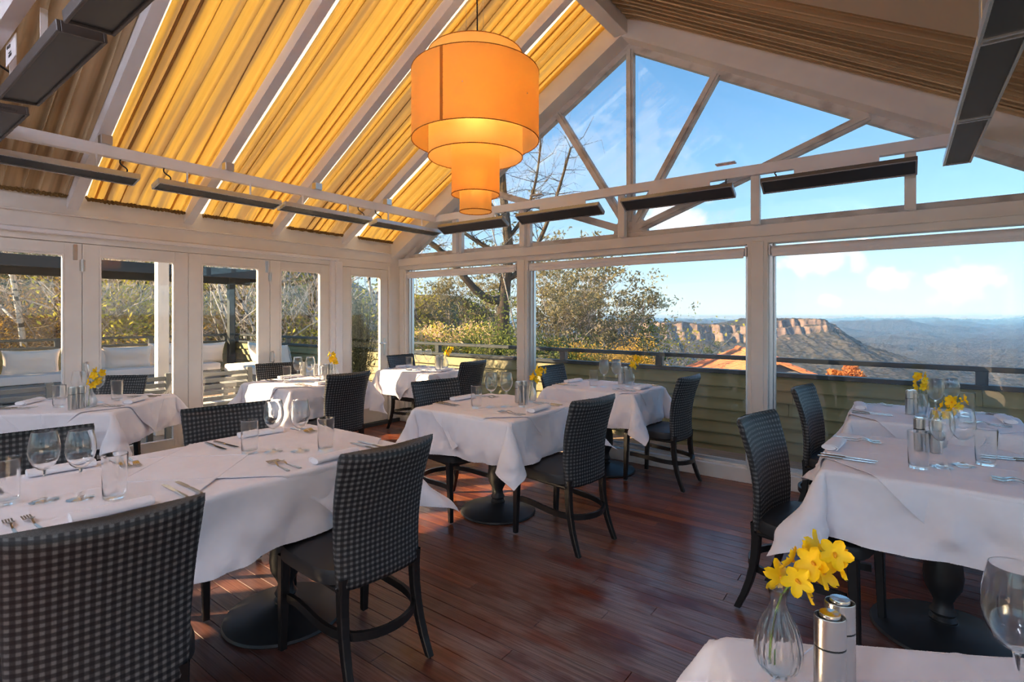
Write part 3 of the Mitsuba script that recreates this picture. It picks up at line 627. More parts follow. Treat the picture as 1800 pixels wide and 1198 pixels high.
# ------------------------------------------------------------------ tableware
def wine_proto():
    bo = [(.0003, .0985), (.014, .1005), (.027, .112), (.036, .132), (.0405, .152), (.0395, .175), (.0355, .200), (.0315, .218)]
    bowl = lathe(bo + [(.0305, .2185)] + [(r - .0011, z + (.0012 if z < .12 else 0)) for r, z in bo[::-1][:-1]] + [(.0003, .1005)], 32)
    foot = lathe([(0.0003, 0), (.036, 0), (.037, .0015), (.030, .0035), (.012, .007), (.005, .014), (.0036, .03), (.0034, .07), (.0042, .09), (.006, .0985), (.0003, .100)], 32)
    return [('bowl', mk(bowl, 'solid_glass', True)), ('stem', mk(foot, 'solid_glass', 60))]
WINE = wine_proto()
TUMBLER = [('glass', mk(lathe([(.0003, 0), (.0265, 0), (.0285, .003), (.0300, .05), (.0325, .124), (.0315, .1255), (.0307, .124), (.0283, .05), (.0268, .014), (.0240, .0105), (.0003, .0100)], 32), 'solid_glass', 35))]
def vase_proto():
    rib = lambda z, a: .07 * np.cos(a * 16) * np.clip((.105 - z) / .02, 0, 1) * np.clip((z - .004) / .01, 0, 1)
    outer = [(.0003, 0), (.022, 0), (.028, .004), (.035, .018), (.0385, .038), (.037, .058), (.030, .085), (.0185, .110), (.0140, .124), (.0145, .137), (.0185, .150)]
    inner = [(.0165, .150), (.0128, .137), (.0122, .124), (.0165, .110), (.0278, .085), (.0345, .058), (.0360, .038), (.0325, .018), (.024, .008), (.0003, .007)]
    return [('glass', mk(lathe(outer + inner, 96, rib), 'solid_glass', True))]
VASE = vase_proto()
def flower_mesh(size=.020):
    ms, lip = [], None
    for k in range(5):
        t = k * 2 * PI / 5 + .3; L = size * (1.0 if k != 2 else .9); W = size * .43
        u = np.linspace(0, 1, 6); v = np.linspace(-1, 1, 5); P = np.zeros((6, 5, 3))
        for i, q in enumerate(u):
            w = W * math.sin(PI * min(1, .06 + q * .93)) ** .5 * (.55 + .45 * q)
            for j, b in enumerate(v):
                rr = L * q; yv = b * w; z = .28 * L * q ** 1.5 + .18 * L * (b ** 2) * q
                P[i, j] = [rr * math.cos(t) - yv * math.sin(t), rr * math.sin(t) + yv * math.cos(t), z]
        ms.append(gmesh(P))
    return cat(ms)
PETALS = [mk(flower_mesh(s), 'orchid_yellow', True) for s in (.027, .030)]
LIP = mk(cat([trimesh.creation.icosphere(subdivisions=1, radius=.0032), tube(spline([[0, 0, 0], [.003, 0, .004], [.007, 0, .004]], 5), [.0025, .003, .003, .002, .001], 6)]), 'orchid_orange', True)
BUD = mk(trimesh.creation.icosphere(subdivisions=2, radius=.006), 'orchid_yellow', True)
def orchid(lab, x, y, z, lean, seed, n=9, s=1.0, tall=.245):
    rr = random.Random(seed); k = thing('orchid_spray', lab, 'flower', 'yellow orchid sprays in the vases')
    c, sn = math.cos(math.radians(lean)), math.sin(math.radians(lean)); L = .085 * s
    stem = spline([[-.012 * c, -.012 * sn, .012], [0, 0, .12], [.25 * L * c, .25 * L * sn, .165], [.6 * L * c, .6 * L * sn, .165 + (tall - .165) * .55], [L * c, L * sn, tall]], 30)
    part(k, 'stem', mk(tube(stem, .0018, 6), 'stem_green'), at(x, y, z))
    for i in range(n):
        q = .46 + .50 * i / max(1, n - 1); p = stem[min(29, int(q * 29))]; a = i * 2.4 + rr.uniform(-.3, .3); up = rr.uniform(-.15, .55)
        d = np.array([math.cos(a), math.sin(a), up]); d /= np.linalg.norm(d); e = p + d * .024
        T = T4().translate([x + e[0], y + e[1], z + e[2]]).rotate([0, 0, 1], math.degrees(a)).rotate([0, 1, 0], 90 - math.degrees(math.asin(d[2]))).rotate([0, 0, 1], rr.uniform(0, 360))
        f = part(k, 'flower', PETALS[i % 2], T); part(f, 'lip', LIP, T)
        part(k, 'stalk', mk(tube([p, e], .0009, 4), 'stem_green'), at(x, y, z))
    for j in (0, 1): part(k, 'bud', BUD, at(x + stem[-1][0] + .006 * j, y + stem[-1][1] + .005 * j, z + stem[-1][2] + .004 - .012 * j))
def grinder_proto():
    def ov(r, z0, z1, n=40):
        a = np.linspace(0, 2 * PI, n, endpoint=False); P = np.array([[[.024 * r * math.cos(t), .019 * r * math.sin(t), z] for t in a] for z in (z0, z1)]); m = gmesh(P, True)
        return cat([m, trimesh.convex.convex_hull(np.vstack([P[1], P[1] - [0, 0, .001]])), trimesh.convex.convex_hull(np.vstack([P[0], P[0] + [0, 0, .001]]))])
    a = np.linspace(0, 2 * PI, 40, endpoint=False)
    def cup(): # hollow collar round the press button
        P = np.array([[[.024 * q * math.cos(t), .019 * q * math.sin(t), z] for t in a] for q, z in ((1, .103), (1, .148), (.95, .150), (.90, .148), (.90, .138), (.01, .137))]); return gmesh(P, True)
    but = np.array([[[.0165 * q * math.cos(t), .0145 * q * math.sin(t), z] for t in a] for q, z in ((1, .137), (1, .151), (.93, .155), (.01, .1555))])
    return [('body', mk(ov(1.0, 0, .100), 'brushed_steel', 40)), ('groove', mk(ov(.95, .100, .103), 'dark_plastic')), ('collar', mk(cup(), 'brushed_steel', 40)), ('button', mk(gmesh(but, True), 'bright_steel', 40))]
GRINDER = grinder_proto()
def bend(m, f):
    v = m.vertices.copy(); v[:, 2] += np.vectorize(f)(v[:, 0]); return trimesh.Trimesh(v, m.faces, process=False)
def fork_mesh():
    hd = Polygon([(-.100, -.0055), (-.095, -.0072), (-.05, -.0045), (0, -.0028), (.025, -.003), (.036, -.0105), (.052, -.012), (.052, .012), (.036, .0105), (.025, .003), (0, .0028), (-.05, .0045), (-.095, .0072), (-.100, .0055)])
    tines = [sbox(.050, -.012 + k * .00675, .094, -.012 + k * .00675 + .0037) for k in range(4)]
    m = extrude(unary_union([hd] + tines), .0026); m = m.subdivide_to_size(.014)
    return bend(m, lambda x: .0015 + (.010 * math.sin(PI * np.clip((x - 0) / .06, 0, 1)) if x > 0 else .0) + (.012 * (x - .05) / .044 * .35 if x > .05 else 0) + (.004 * (1 - (x + .1) / .1) * 0 if x < 0 else 0))
def knife_mesh():
    hd = box(-.112, -.012, -.007, .007, .0005, .0075, .003)
    bl = extrude(Polygon([(-.014, -.005), (.02, -.0075), (.08, -.0085), (.104, -.004), (.108, .004), (.10, .0075), (.02, .0075), (-.014, .005)]), .0016); bl.apply_translation([0, 0, .003])
    return cat([hd, bl])
mat('cutlery_steel', (.50, .475, .44), rough=.16, metal=1.0)
FORK, KNIFE = mk(fork_mesh(), 'cutlery_steel'), mk(knife_mesh(), 'cutlery_steel', 30)
def napkin_mesh(L=.215):
    t = np.linspace(.6, 5.2 * PI, 90); r = .0035 + .0013 * t
    line = LineString(np.stack([r * np.cos(t) * 1.35, r * np.sin(t) * .78], 1)); p = line.buffer(.0017, resolution=2)
    core = Point(0, 0).buffer(.0245, resolution=12); from shapely import affinity
    core = affinity.scale(core, 1.27, .74)
    p = unary_union([p.buffer(.0005), core.buffer(-.004)])
    m = extrude(p, L); m.apply_transform(np.array([[1, 0, 0, 0], [0, 0, 1, -L / 2], [0, 1, 0, 0], [0, 0, 0, 1]], float)); v = m.vertices.copy(); v[:, 2] -= v[:, 2].min(); v[:, 2] *= .78; v[:, 0] *= 1.1
    return trimesh.Trimesh(v, m.faces[:, ::-1], process=False)
NAP = mk(napkin_mesh(), 'napkin_linen', 35)
G = TOPZ + .0085
WINE_S, TUM_S = 1.10, 1.22
def setting(code, cx, cy, rot=0, dx=0, dy=0, vase=True, seed=0, half=None, sides=(-1, 1), lean=-60):
    rr = random.Random(100 + seed); tb = LAB[code]; c, s = math.cos(math.radians(rot)), math.sin(math.radians(rot)); h = half or ''
    tb = (h + ' of the ' + tb) if half else 'the ' + tb
    def W(x, y): x += dx + rr.uniform(-.006, .006); y += dy + rr.uniform(-.006, .006); return cx + c * x - s * y, cy + s * x + c * y
    def put(proto, name, lab, ct, x, y, r=0, g=None, z=G):
        X, Y = W(x, y); place(proto, name, lab, ct, at(X, Y, z, rot + r, WINE_S if proto is WINE else TUM_S if proto is TUMBLER else 1), g) if isinstance(proto, list) else single(name, proto, lab, ct, at(X, Y, z, rot + r), g)
    put(TUMBLER, 'tumbler', f'water tumbler left of the wine glasses, {tb}', 'glass', -.035, -.200, g='water tumblers')
    put(WINE, 'wine_glass', f'left-hand empty wine glass on {tb}', 'wine glass', .035, -.125, g='wine glasses')
    put(WINE, 'wine_glass', f'right-hand empty wine glass on {tb}', 'wine glass', .115, -.040, g='wine glasses')
    put(TUMBLER, 'tumbler', f'water tumbler right of the wine glasses, {tb}', 'glass', .198, .040, g='water tumblers')
    for sd, nm in ((-1, 'far left'), (1, 'near right')):
        if sd not in sides: continue
        q = lambda x, y: (-x, -y) if sd < 0 else (x, y)
        put(NAP, 'napkin', f'rolled white napkin at the {nm} place on {tb}', 'napkin', *q(.365, -.02), r=rr.uniform(-9, 9) + (180 if sd < 0 else 0), g='rolled white napkins')
        for j, yy in enumerate((-.195, -.238)): put(FORK, 'fork', f'{("inner", "outer")[j]} steel fork at the {nm} place on {tb}', 'fork', *q(.275, yy), r=(180 if sd > 0 else 0) + rr.uniform(-7, 7), g='steel forks', z=G - .001)
        for j, yy in enumerate((.195, .238)): put(KNIFE, 'knife', f'{("inner", "outer")[j]} steel knife at the {nm} place on {tb}', 'knife', *q(.285, yy), r=(180 if sd > 0 else 0) + rr.uniform(-6, 6), g='steel knives', z=G - .001)
    if vase:
        vx, vy = vase if isinstance(vase, tuple) else (.13, .22)
        X, Y = W(vx, vy); place(VASE, 'vase', f'ribbed clear glass bud vase on {tb}', 'vase', at(X, Y, G, rot), 'ribbed glass bud vases')
        orchid(f'spray of yellow orchids in the vase on {tb}', X, Y, G, lean, seed)
        put(GRINDER, 'grinder', f'left-hand steel salt or pepper grinder on {tb}', 'grinder', vx - .065, vy - .065, r=30, g='steel grinders')
        put(GRINDER, 'grinder', f'right-hand steel salt or pepper grinder on {tb}', 'grinder', vx - .045, vy - .020 + .005, r=30, g='steel grinders') if code != 'R' else put(GRINDER, 'grinder', f'right-hand steel salt or pepper grinder on {tb}', 'grinder', vx - .01, vy - .075, r=30, g='steel grinders')
setting('A', -2.41, .55, vase=False, seed=1, half='left half', dx=.01, dy=.045)
setting('A', -2.41, 1.35, vase=False, seed=2, half='right half', dx=.03, dy=.06)
setting('M', -2.31, 2.93, seed=3, lean=20)
setting('W', -2.15, 4.33, seed=4, lean=40)
setting('C', -4.52, 4.32, seed=5, lean=20)
setting('S', -4.63, 2.88, seed=6, lean=170)
setting('D', -4.80, 1.19, rot=45, seed=7, vase=(.19, -.26), lean=120, sides=(-1, 1))
setting('R', .15, 2.96, seed=8, vase=(.04, .235), dx=-.05, dy=.0, lean=0)
setting('B', .16, 4.25, seed=9, vase=(-.03, -.02), dx=-.02, dy=.06, lean=100)
# the cut-off foreground table
place(VASE, 'vase', 'large-looking ribbed glass bud vase in the lower right foreground', 'vase', at(-.176, 1.035, G, 0), 'ribbed glass bud vases')
orchid('large spray of yellow orchids in the foreground vase at lower right', -.176, 1.035, G, 18, 77, n=11, s=1.15, tall=.23)
place(GRINDER, 'grinder', 'nearer steel grinder beside the foreground vase', 'grinder', at(-.092, .990, G, 30), 'steel grinders')
place(GRINDER, 'grinder', 'farther steel grinder behind the nearer one in the foreground', 'grinder', at(-.083, 1.05, G, 30), 'steel grinders')
place(WINE, 'wine_glass', 'wine glass cut off at the lower right corner of the photo', 'wine glass', at(.148, 1.142, G, 0, WINE_S), 'wine glasses')
# ------------------------------------------------------------------ balcony, terrace and their parapet
YP, XT, ZD = 5.90, -12.5, -.06
dk = structure('terrace_deck')
for i in range(48):
    y0 = YP - .05 - (i + 1) * .145
    part(dk, 'deck_board', mk(box(XT, XL - .14, y0 + .003, y0 + .142, ZD - .03, ZD, .003), 'deck_wood'))
bk = structure('balcony_deck')
for i in range(8):
    y0 = YP - .05 - (i + 1) * .14
    if y0 < YB + .12: break
    part(bk, 'deck_board', mk(box(XL - .14, 3.6, y0 + .003, y0 + .137, ZD - .03, ZD, .003), 'deck_wood'))
def parapet(name, p, q, seed, nrow=7, L=3.0, zt=.80, flip=1):
    p, q = np.array(p, float), np.array(q, float); d = q - p; n = np.linalg.norm(d); d /= n; out = np.array([-d[1], d[0]]) * flip
    k = structure(name); rr = random.Random(seed); M = np.eye(4); M[:2, 0], M[:2, 1], M[:2, 3] = d, out, p
    def put(nm, m, mt, sm=False): m.apply_transform(M); part(k, nm, mk(m, mt, sm))
    for r in range(nrow):
        z1 = zt - .03 - r * .126; z0 = z1 - .14; a = 0.0
        while a < n - .01:
            b = min(n, a + (L * rr.uniform(.7, 1.2) if n - a > 1.6 * L else n - a))
            prof = Polygon([(0.0, z1), (-.006, z1), (-.044, z0 + .012), (-.044, z0), (-.004, z0)])
            m = extrude(prof, b - a - .003); m.apply_transform(np.array([[0, 0, 1, a + .0015], [1, 0, 0, 0], [0, 1, 0, 0], [0, 0, 0, 1]], float)); put('clapboard', m, 'clapboard_paint'); a = b
    put('cap', box(-.02, n + .02, -.055, .05, zt - .03, zt + .012, .004), 'dark_green_paint')
    put('core', box(0, n, .002, .04, zt - .03 - nrow * .126, zt - .03), 'dark_green_paint')
    return k, M, n
def railing(lab, M, n, xs, zt=.815, zr=.965):
    k = thing('balcony_railing', lab, 'railing')
    m = box(-.02, n + .02, -.035, .035, zr - .045, zr, .006); m.apply_transform(M); part(k, 'handrail', mk(m, 'dark_green_paint'))
    for x in xs:
        m = box(x - .04, x + .04, -.035, .035, zt - .01, zr - .04, .003); m.apply_transform(M); part(k, 'post', mk(m, 'dark_green_paint'))
k, M, n = parapet('wall_balcony', (XT, YP), (4.0, YP), 5)
railing('black handrail on stub posts along the back balcony', M, n, [XT * -1 + v for v in (-12.4, -10.2, -7.95, -5.85, -3.55, -2.25, -1.1, .55, 2.4)])
k, M, n = parapet('wall_terrace', (XT, YP), (XT, -2.0), 6, flip=-1)
railing('black handrail along the outer left edge of the terrace', M, n, [.2, 1.7, 3.2, 4.7, 6.2, 7.6])
single('terrace_post', mk(box(XT + .06, XT + .19, YP - .20, YP - .07, ZD, 2.27, .004), 'dark_green_paint'), 'dark square corner post holding the terrace roof', 'post')
single('terrace_column', mk(cat([box(-7.36, -7.24, 2.51, 2.63, ZD, 2.7, .004), box(-7.40, -7.20, 2.47, 2.67, ZD, ZD + .08, .004)]), 'cream_paint'), 'cream column standing in for a stile reflected in the folding doors', 'post')  # column added where the glass reflects a door stile
tr = thing('terrace_roof', 'low dark terrace roof over the outdoor cushions', 'roof')
part(tr, 'slab', mk(box(-13.2, -11.2, -1.9, 6.25, 2.27, 2.34, .01), 'grey_timber')); part(tr, 'fascia', mk(cat([box(-11.24, -11.16, -1.9, 6.3, 2.17, 2.36, .004), box(-13.2, -11.2, 6.22, 6.3, 2.17, 2.36, .004), box(-12.57, -12.40, -1.9, 6.22, 2.11, 2.27, .004)]), 'dark_green_paint'))
# outdoor furniture
def slat_chair(w=.60):
    P = [('frame', mk(cat([box(-w/2, -w/2 + .055, -.30, -.25, ZD, .80, .004), box(w/2 - .055, w/2, -.30, -.25, ZD, .80, .004), box(-w/2, -w/2 + .055, .25, .30, ZD, .58, .004), box(w/2 - .055, w/2, .25, .30, ZD, .58, .004), box(-w/2 - .01, -w/2 + .065, -.31, .33, .565, .60, .005), box(w/2 - .065, w/2 + .01, -.31, .33, .565, .60, .005), box(-w/2, w/2, -.28, .28, .27, .31, .004)]), 'grey_timber'))]
    for i in range(7): P.append(('back_slat', mk(box(-w/2 + .05, w/2 - .05, -.287, -.268, .325 + i * .067, .368 + i * .067, .004), 'grey_timber')))
    P.append(('seat_cushion', mk(trimesh.convex.convex_hull(np.vstack([box(-w/2 + .06, w/2 - .06, -.25, .29, .325, .40).vertices, box(-w/2 + .08, w/2 - .08, -.23, .27, .315, .425).vertices])), 'cushion_cloth', 60)))
    return P
SC = slat_chair()
for y, r, lab in ((.98, 90, 'grey slatted outdoor armchair at the left edge behind the first folding door'), (1.92, 88, 'grey slatted outdoor armchair behind the diagonal table and the second folding door'), (2.74, 92, 'grey slatted outdoor armchair behind the third folding door, its slats in full view'), (3.42, 94, 'grey slatted outdoor armchair beside the one in full view, nearer the corner')):
    place(SC, 'outdoor_armchair', lab, 'armchair', at(-6.32, y, 0, r), 'grey slatted outdoor armchairs')
place(SC, 'outdoor_armchair', 'grey slatted outdoor armchair against the sunlit clapboards', 'armchair', at(-7.3, 5.1, 0, 170), 'grey slatted outdoor armchairs')
def sofa(lab, x, y, L, rot):
    P = [('base', mk(box(-L/2, L/2, -.35, .35, ZD + .05, .26, .01), 'grey_timber')), ('seat_cushion', mk(trimesh.convex.convex_hull(np.vstack([box(-L/2 + .01, L/2 - .01, -.34, .36, .27, .39).vertices, box(-L/2 + .04, L/2 - .04, -.31, .33, .26, .41).vertices])), 'cushion_cloth', 60))]
    for i in range(int(L / .8)): P.append(('leg', mk(box(-L/2 + .1 + i * .8, -L/2 + .16 + i * .8, -.3, .3, ZD, ZD + .06), 'grey_timber')))
    place(P, 'outdoor_sofa', lab, 'sofa', at(x, y, 0, rot))
sofa('long low outdoor sofa along the outer terrace wall', -11.75, 1.9, 6.4, -90)
sofa('short outdoor sofa under the sunlit end wall of the terrace', -9.7, 5.35, 2.6, 180)
def cushion_mesh(w, h, t, seed):
    u = np.linspace(-1, 1, 17); U, V = np.meshgrid(u, u, indexing='ij'); r = random.Random(seed)
    pin = 1 - .10 * (1 - np.abs(U) ** 2) * np.abs(V) ** 6; pin2 = 1 - .08 * (1 - np.abs(V) ** 2) * np.abs(U) ** 6
    X, Z = U * w / 2 * pin2, V * h / 2 * pin; B = t / 2 * np.sqrt(np.maximum(0, (1 - np.abs(U) ** 2.6) * (1 - np.abs(V) ** 2.6))) * (1 + .3 * (meshkit.fbm(np.stack([U * 2, V * 2, 0 * U + seed], -1), 3, seed) - .5))
    f = np.stack([X, B + .004, Z], -1); g = np.stack([X, -B - .004, Z], -1); a, b = gmesh(f), gmesh(g); 
    if a.face_normals[100][1] < 0: a.invert()
    if b.face_normals[100][1] > 0: b.invert()
    return cat([a, b])
CU = [mk(cushion_mesh(.76, .46, .20, i), 'cushion_cloth', True) for i in range(3)]
ci = 0
for (x, y, rot, zz, tl, lab) in ((-11.85, 1.42, -90, .59, -14, 'cream outdoor cushion at the left edge of the terrace sofa'), (-11.85, 2.22, -92, .59, -14, 'cream outdoor cushion second from the left on the terrace sofa'), (-11.8, 3.0, -84, .58, -16, 'cream outdoor cushion half hidden by the door stile'),
                                 (-11.7, 3.55, -100, .60, -22, 'large leaning cream cushion right of the D-shaped door handle'), (-11.8, 4.25, -84, .63, -16, 'bright cream cushion beside the stile reflection column'), (-11.75, 4.95, -88, .60, -14, 'cream cushion left of the dark terrace corner post'),
                                 (-10.6, 5.5, 178, .62, -14, 'sunlit cream cushion right of the terrace corner post'), (-9.85, 5.5, 184, .6, -14, 'cream cushion on the short sofa below the clapboards'), (-11.85, .62, -90, .59, -14, 'cream outdoor cushion just outside the left edge')):
    single('outdoor_cushion', CU[ci % 3], lab, 'cushion', T4().translate([x, y, zz]).rotate([0, 0, 1], rot).rotate([1, 0, 0], tl), 'cream outdoor cushions'); ci += 1

# ------------------------------------------------------------------ plants and trees
def branchy(seed, h, r0, levels=4, kids=(5, 5, 4), spread=.7, gnarl=.25, up=.35, start=.3, lean=(0, 0), trunks=1, fork=.75, twigs=True):
    rr = np.random.default_rng(seed); ms = []; tips = []
    def grow(p, d, L, r, lv):
        n = 6 if lv < 2 else 4; pts = [p]; dd = d.copy()
        for i in range(n):
            dd = dd + rr.normal(0, gnarl, 3) * (1 if lv else .45) + np.array([0, 0, up * .12]); dd /= np.linalg.norm(dd); pts.append(pts[-1] + dd * L / n)
        pts = np.array(pts); rad = np.linspace(r, r * (.45 if lv < levels - 1 else .3), n + 1)
        ms.append(tube(pts, rad, 8 if lv == 0 else 5 if lv == 1 else 3, lv < 1))
        if lv >= levels - 1: tips.append(pts[-1]); tips.append(pts[-2]); return
        for k in range(kids[min(lv, len(kids) - 1)]):
            q = start + (1 - start) * (k + rr.uniform(.2, .9)) / kids[min(lv, len(kids) - 1)] if lv == 0 else rr.uniform(.3, 1)
            j = min(n - 1, int(q * n)); b = pts[j] + (pts[j + 1] - pts[j]) * (q * n - j)
            a = rr.uniform(0, 2 * PI); s = np.array([math.cos(a), math.sin(a), 0]); e = dd * (1 - spread) + s * spread + np.array([0, 0, up * spread]); e /= np.linalg.norm(e)
            grow(b, e, L * rr.uniform(.42, .68) * fork / .75, rad[j] * rr.uniform(.45, .68), lv + 1)
    for t in range(trunks):
        a = rr.uniform(0, 2 * PI); l = np.array([lean[0], lean[1], 1.0]) + (np.array([math.cos(a), math.sin(a), 0]) * .32 if trunks > 1 else 0); l /= np.linalg.norm(l)
        grow(np.array([0, 0, 0.0]) + (np.array([math.cos(a), math.sin(a), 0]) * .12 if trunks > 1 else 0), l, h * (rr.uniform(.7, 1) if trunks > 1 else 1), r0, 0)
    return cat(ms), np.array(tips)
def leaves(centres, per, spread, size, seed, flat=.6, asp=2.2):
    rr = np.random.default_rng(seed); c = np.repeat(np.asarray(centres), per, 0); n = len(c)
    p = c + rr.normal(0, 1, (n, 3)) * np.array([spread, spread, spread * flat])
    a = rr.normal(0, 1, (n, 3)); a /= np.linalg.norm(a, axis=1, keepdims=True); b = np.cross(a, rr.normal(0, 1, (n, 3))); b /= np.linalg.norm(b, axis=1, keepdims=True)
    s = size * rr.uniform(.6, 1.3, (n, 1)); V = np.stack([p - a * s * asp / 2, p + b * s / 2, p + a * s * asp / 2, p - b * s / 2], 1).reshape(-1, 3)
    k = np.arange(n) * 4; F = np.vstack([np.stack([k, k + 1, k + 2], 1), np.stack([k, k + 2, k + 3], 1)])
    return trimesh.Trimesh(V, F, process=False)
def blob(n, rx, ry, rz, seed, lumps=9):
    rr = np.random.default_rng(seed); L = rr.normal(0, .45, (lumps, 3)) * [rx, ry, rz]; L[:, 2] = np.abs(L[:, 2]); R = rr.uniform(.35, .6, lumps)
    k = rr.integers(0, lumps, n); d = rr.normal(0, 1, (n, 3)); d /= np.linalg.norm(d, axis=1, keepdims=True)
    p = L[k] + d * (R[k][:, None] * rr.uniform(.7, 1, (n, 1))) * [rx, ry, rz]; return p
def plant(name, lab, ct, parts, T, group=None):
    k = thing(name, lab, ct, group)
    for nm, pl, kind in parts: part(k, nm, pl, T, kind=kind)
    return k
def gnd(x, y):
    a, b = x * RGT[0] + y * RGT[1], x * FWD[0] + y * FWD[1]       # across and away from the house
    d = np.hypot(x, y); hill = np.clip((-x - 9) / 12, 0, 1) * 2.2 + np.clip((-x - 20) / 40, 0, 1) * 5.5
    fall = np.clip((a * .85 + b * .35 - 1) / 60, 0, 6) * 32 + np.clip((d - 60) / 200, 0, 1) * 25
    return -3.1 + hill * np.clip(1 - (a + 6) / 14, 0, 1) - fall * np.clip((a + 9) / 9, 0, 1)
# three kinds of bare birch, scrub and gum, each placed several times
BIR = []
for sd, tr_ in ((1, 1), (2, 3), (3, 4)):
    m, t = branchy(sd, 5.5, .075 if tr_ == 1 else .05, 4, (9, 4, 3), .55, .16, .5, .25, trunks=tr_); BIR.append([('branches', mk(m, 'birch_bark', True), None), ('foliage', mk(leaves(t[::3], 1, .12, .05, sd), 'leaf_gold'), 'stuff')])
SCR = []
for sd, lf, per in ((11, 'leaf_lime', 6), (12, 'leaf_green', 7), (13, 'leaf_dark', 6), (14, 'leaf_gold', 3)):
    m, t = branchy(sd, 2.3, .03, 3, (7, 5), .75, .30, .25, .1, trunks=7); b = blob(2600, 1.5, 1.5, 1.5, sd); b[:, 2] += .5
    SCR.append([('stems', mk(m, 'twig_brown', True), None), ('foliage', mk(cat([leaves(b, 1, .12, .060, sd), leaves(t, per, .3, .055, sd + 1)]), lf), 'stuff')])
m, t = branchy(21, 3.0, .03, 4, (7, 5, 4), .75, .32, .2, .1, trunks=8); TANGLE = [('stems', mk(m, 'twig_brown', True), None)]
m, t = branchy(22, 3.2, .028, 4, (7, 5, 4), .7, .3, .3, .1, trunks=7); TANGLE2 = [('stems', mk(m, 'pale_bark', True), None)]
def W(px, dist):                                             # ground point seen in a column of the photograph, at a distance
    p = dist * (FWD + (px - 900) / FOC * RGT); return float(p[0]), float(p[1])
rp = random.Random(5)
def put_px(proto, name, lab, ct, px, dist, s, group, zoff=0.0, rot=None):
    x, y = W(px, dist); plant(name, lab, ct, proto, at(x, y, float(gnd(x, y)) + zoff, rp.uniform(0, 360) if rot is None else rot, s), group)
px_words = lambda px: 'behind the first folding door' if px < 130 else 'behind the second folding door' if px < 330 else 'behind the third folding door' if px < 470 else 'behind the fourth folding door' if px < 590 else 'behind the lever-handled door' if px < 700 else 'behind the narrow left window' if px < 925 else 'behind the middle window'
seen = {}
def nth(t):
    seen[t] = seen.get(t, 0) + 1; k = seen[t]; return t if k == 1 else t + ', ' + ['', 'next to the right', 'third from the left', 'fourth from the left'][k - 1]
for px, d, s, kd in ((-20, 17, 1.25, 3), (60, 19, 1.3, 2), (130, 17, 1.2, 3), (190, 18, 1.3, 0), (250, 17, 1.25, 0), (300, 18, 1.35, 0), (365, 17, 1.3, 3), (420, 19, 1.3, 3), (465, 17, 1.2, 1), (520, 18, 1.2, 3), (575, 17, 1.35, 0), (640, 18, 1.1, 1), (690, 19, 1.1, 2), (100, 24, 1.7, 2), (230, 25, 1.7, 1), (340, 24, 1.8, 1), (450, 25, 1.7, 3), (550, 24, 1.7, 1), (20, 25, 1.8, 1), (660, 26, 1.5, 0)):
    put_px(SCR[kd], 'shrub', nth(f'{["yellow-green", "green", "dark green", "golden brown"][kd]} {"tall back-row" if d > 20 else "near-row"} shrub {px_words(px)}'), 'shrub', px, d, s, 'shrubs beyond the terrace')
for px, d, s, kd in ((48, 15.5, 1.25, 0), (180, 16, 1.0, 1), (205, 16.3, 1.1, 2), (245, 17.5, 1.0, 0), (440, 16, 1.1, 1), (500, 16.5, 1.2, 2), (640, 20, 1.35, 0), (15, 20, 1.3, 2), (290, 21, 1.3, 1), (395, 20, 1.2, 0), (545, 21, 1.4, 0)):
    put_px(BIR[kd], 'birch_tree', nth(f'{["single-stemmed", "three-stemmed", "many-stemmed"][kd]} bare white birch {px_words(px)}, {"farther back" if d > 18 else "near the rail"}'), 'tree', px, d, s, 'bare birches beyond the terrace')
for i, (px, d, s) in enumerate(((20, 16, 1.2), (90, 17, 1.3), (150, 15.8, 1.1), (380, 17, 1.2), (520, 17, 1.3), (560, 19, 1.2), (440, 18, 1.3), (280, 17, 1.2), (-40, 18, 1.3), (670, 17, 1.1), (610, 22, 1.4))):
    put_px((TANGLE, TANGLE2)[i % 2], 'thicket', nth(f'tangled bare {("brown", "pale")[i % 2]} thicket {px_words(px)}'), 'bush', px, d, s, 'bare thickets beyond the terrace')
# hedge with pink and yellow new leaves, left of the balcony view
for i, (px, d, s, kd) in enumerate(((735, 13, .95, 'p'), (780, 13.5, 1.0, 'p'), (825, 13, 1.0, 'g'), (862, 12.5, 1.05, 'g'), (900, 13, .98, 'd'), (960, 13, .95, 'd'), (1005, 14, .92, 'g'), (1050, 14.5, .95, 'o'), (1085, 15, .93, 'o'), (1120, 17, .95, 'd'), (940, 17, 1.2, 'g'), (1000, 18, 1.1, 'd'))):
    b = blob(5200, 1.5, 1.5, 1.2, 60 + i); b[:, 2] += .9; top = b[b[:, 2] > 1.75]
    lf = {'p': 'leaf_lime', 'g': 'leaf_green', 'd': 'leaf_dark', 'o': 'leaf_gold'}[kd]
    st, _ = branchy(90 + i, 1.7, .03, 3, (4, 4), .6, .25, .3, .2, trunks=4)
    ps = [('stems', mk(st, 'twig_brown', True), None), ('foliage', mk(leaves(b, 1, .1, .036, i), lf), 'stuff')]
    if kd == 'p': ps.append(('new_leaves', mk(leaves(top, 2, .1, .036, i + 1), 'leaf_pink'), 'stuff'))
    x, y = W(px, d); plant('hedge_bush', f'{dict(p="lime bush with pinkish new leaves", g="mid green bush", d="dark green bush", o="golden autumn bush")[kd]} {px_words(px)}, {["leftmost", "second", "third", "fourth", "fifth", "sixth", "seventh", "eighth", "ninth", "tenth", "eleventh", "twelfth"][i]} along the balcony', 'bush', ps, at(x, y, -1.05 if kd == 'p' else -1.2 if i in (2, 3, 4) else -1.55 if d < 16 else -1.6, i * 40, s), 'bushes beyond the balcony')
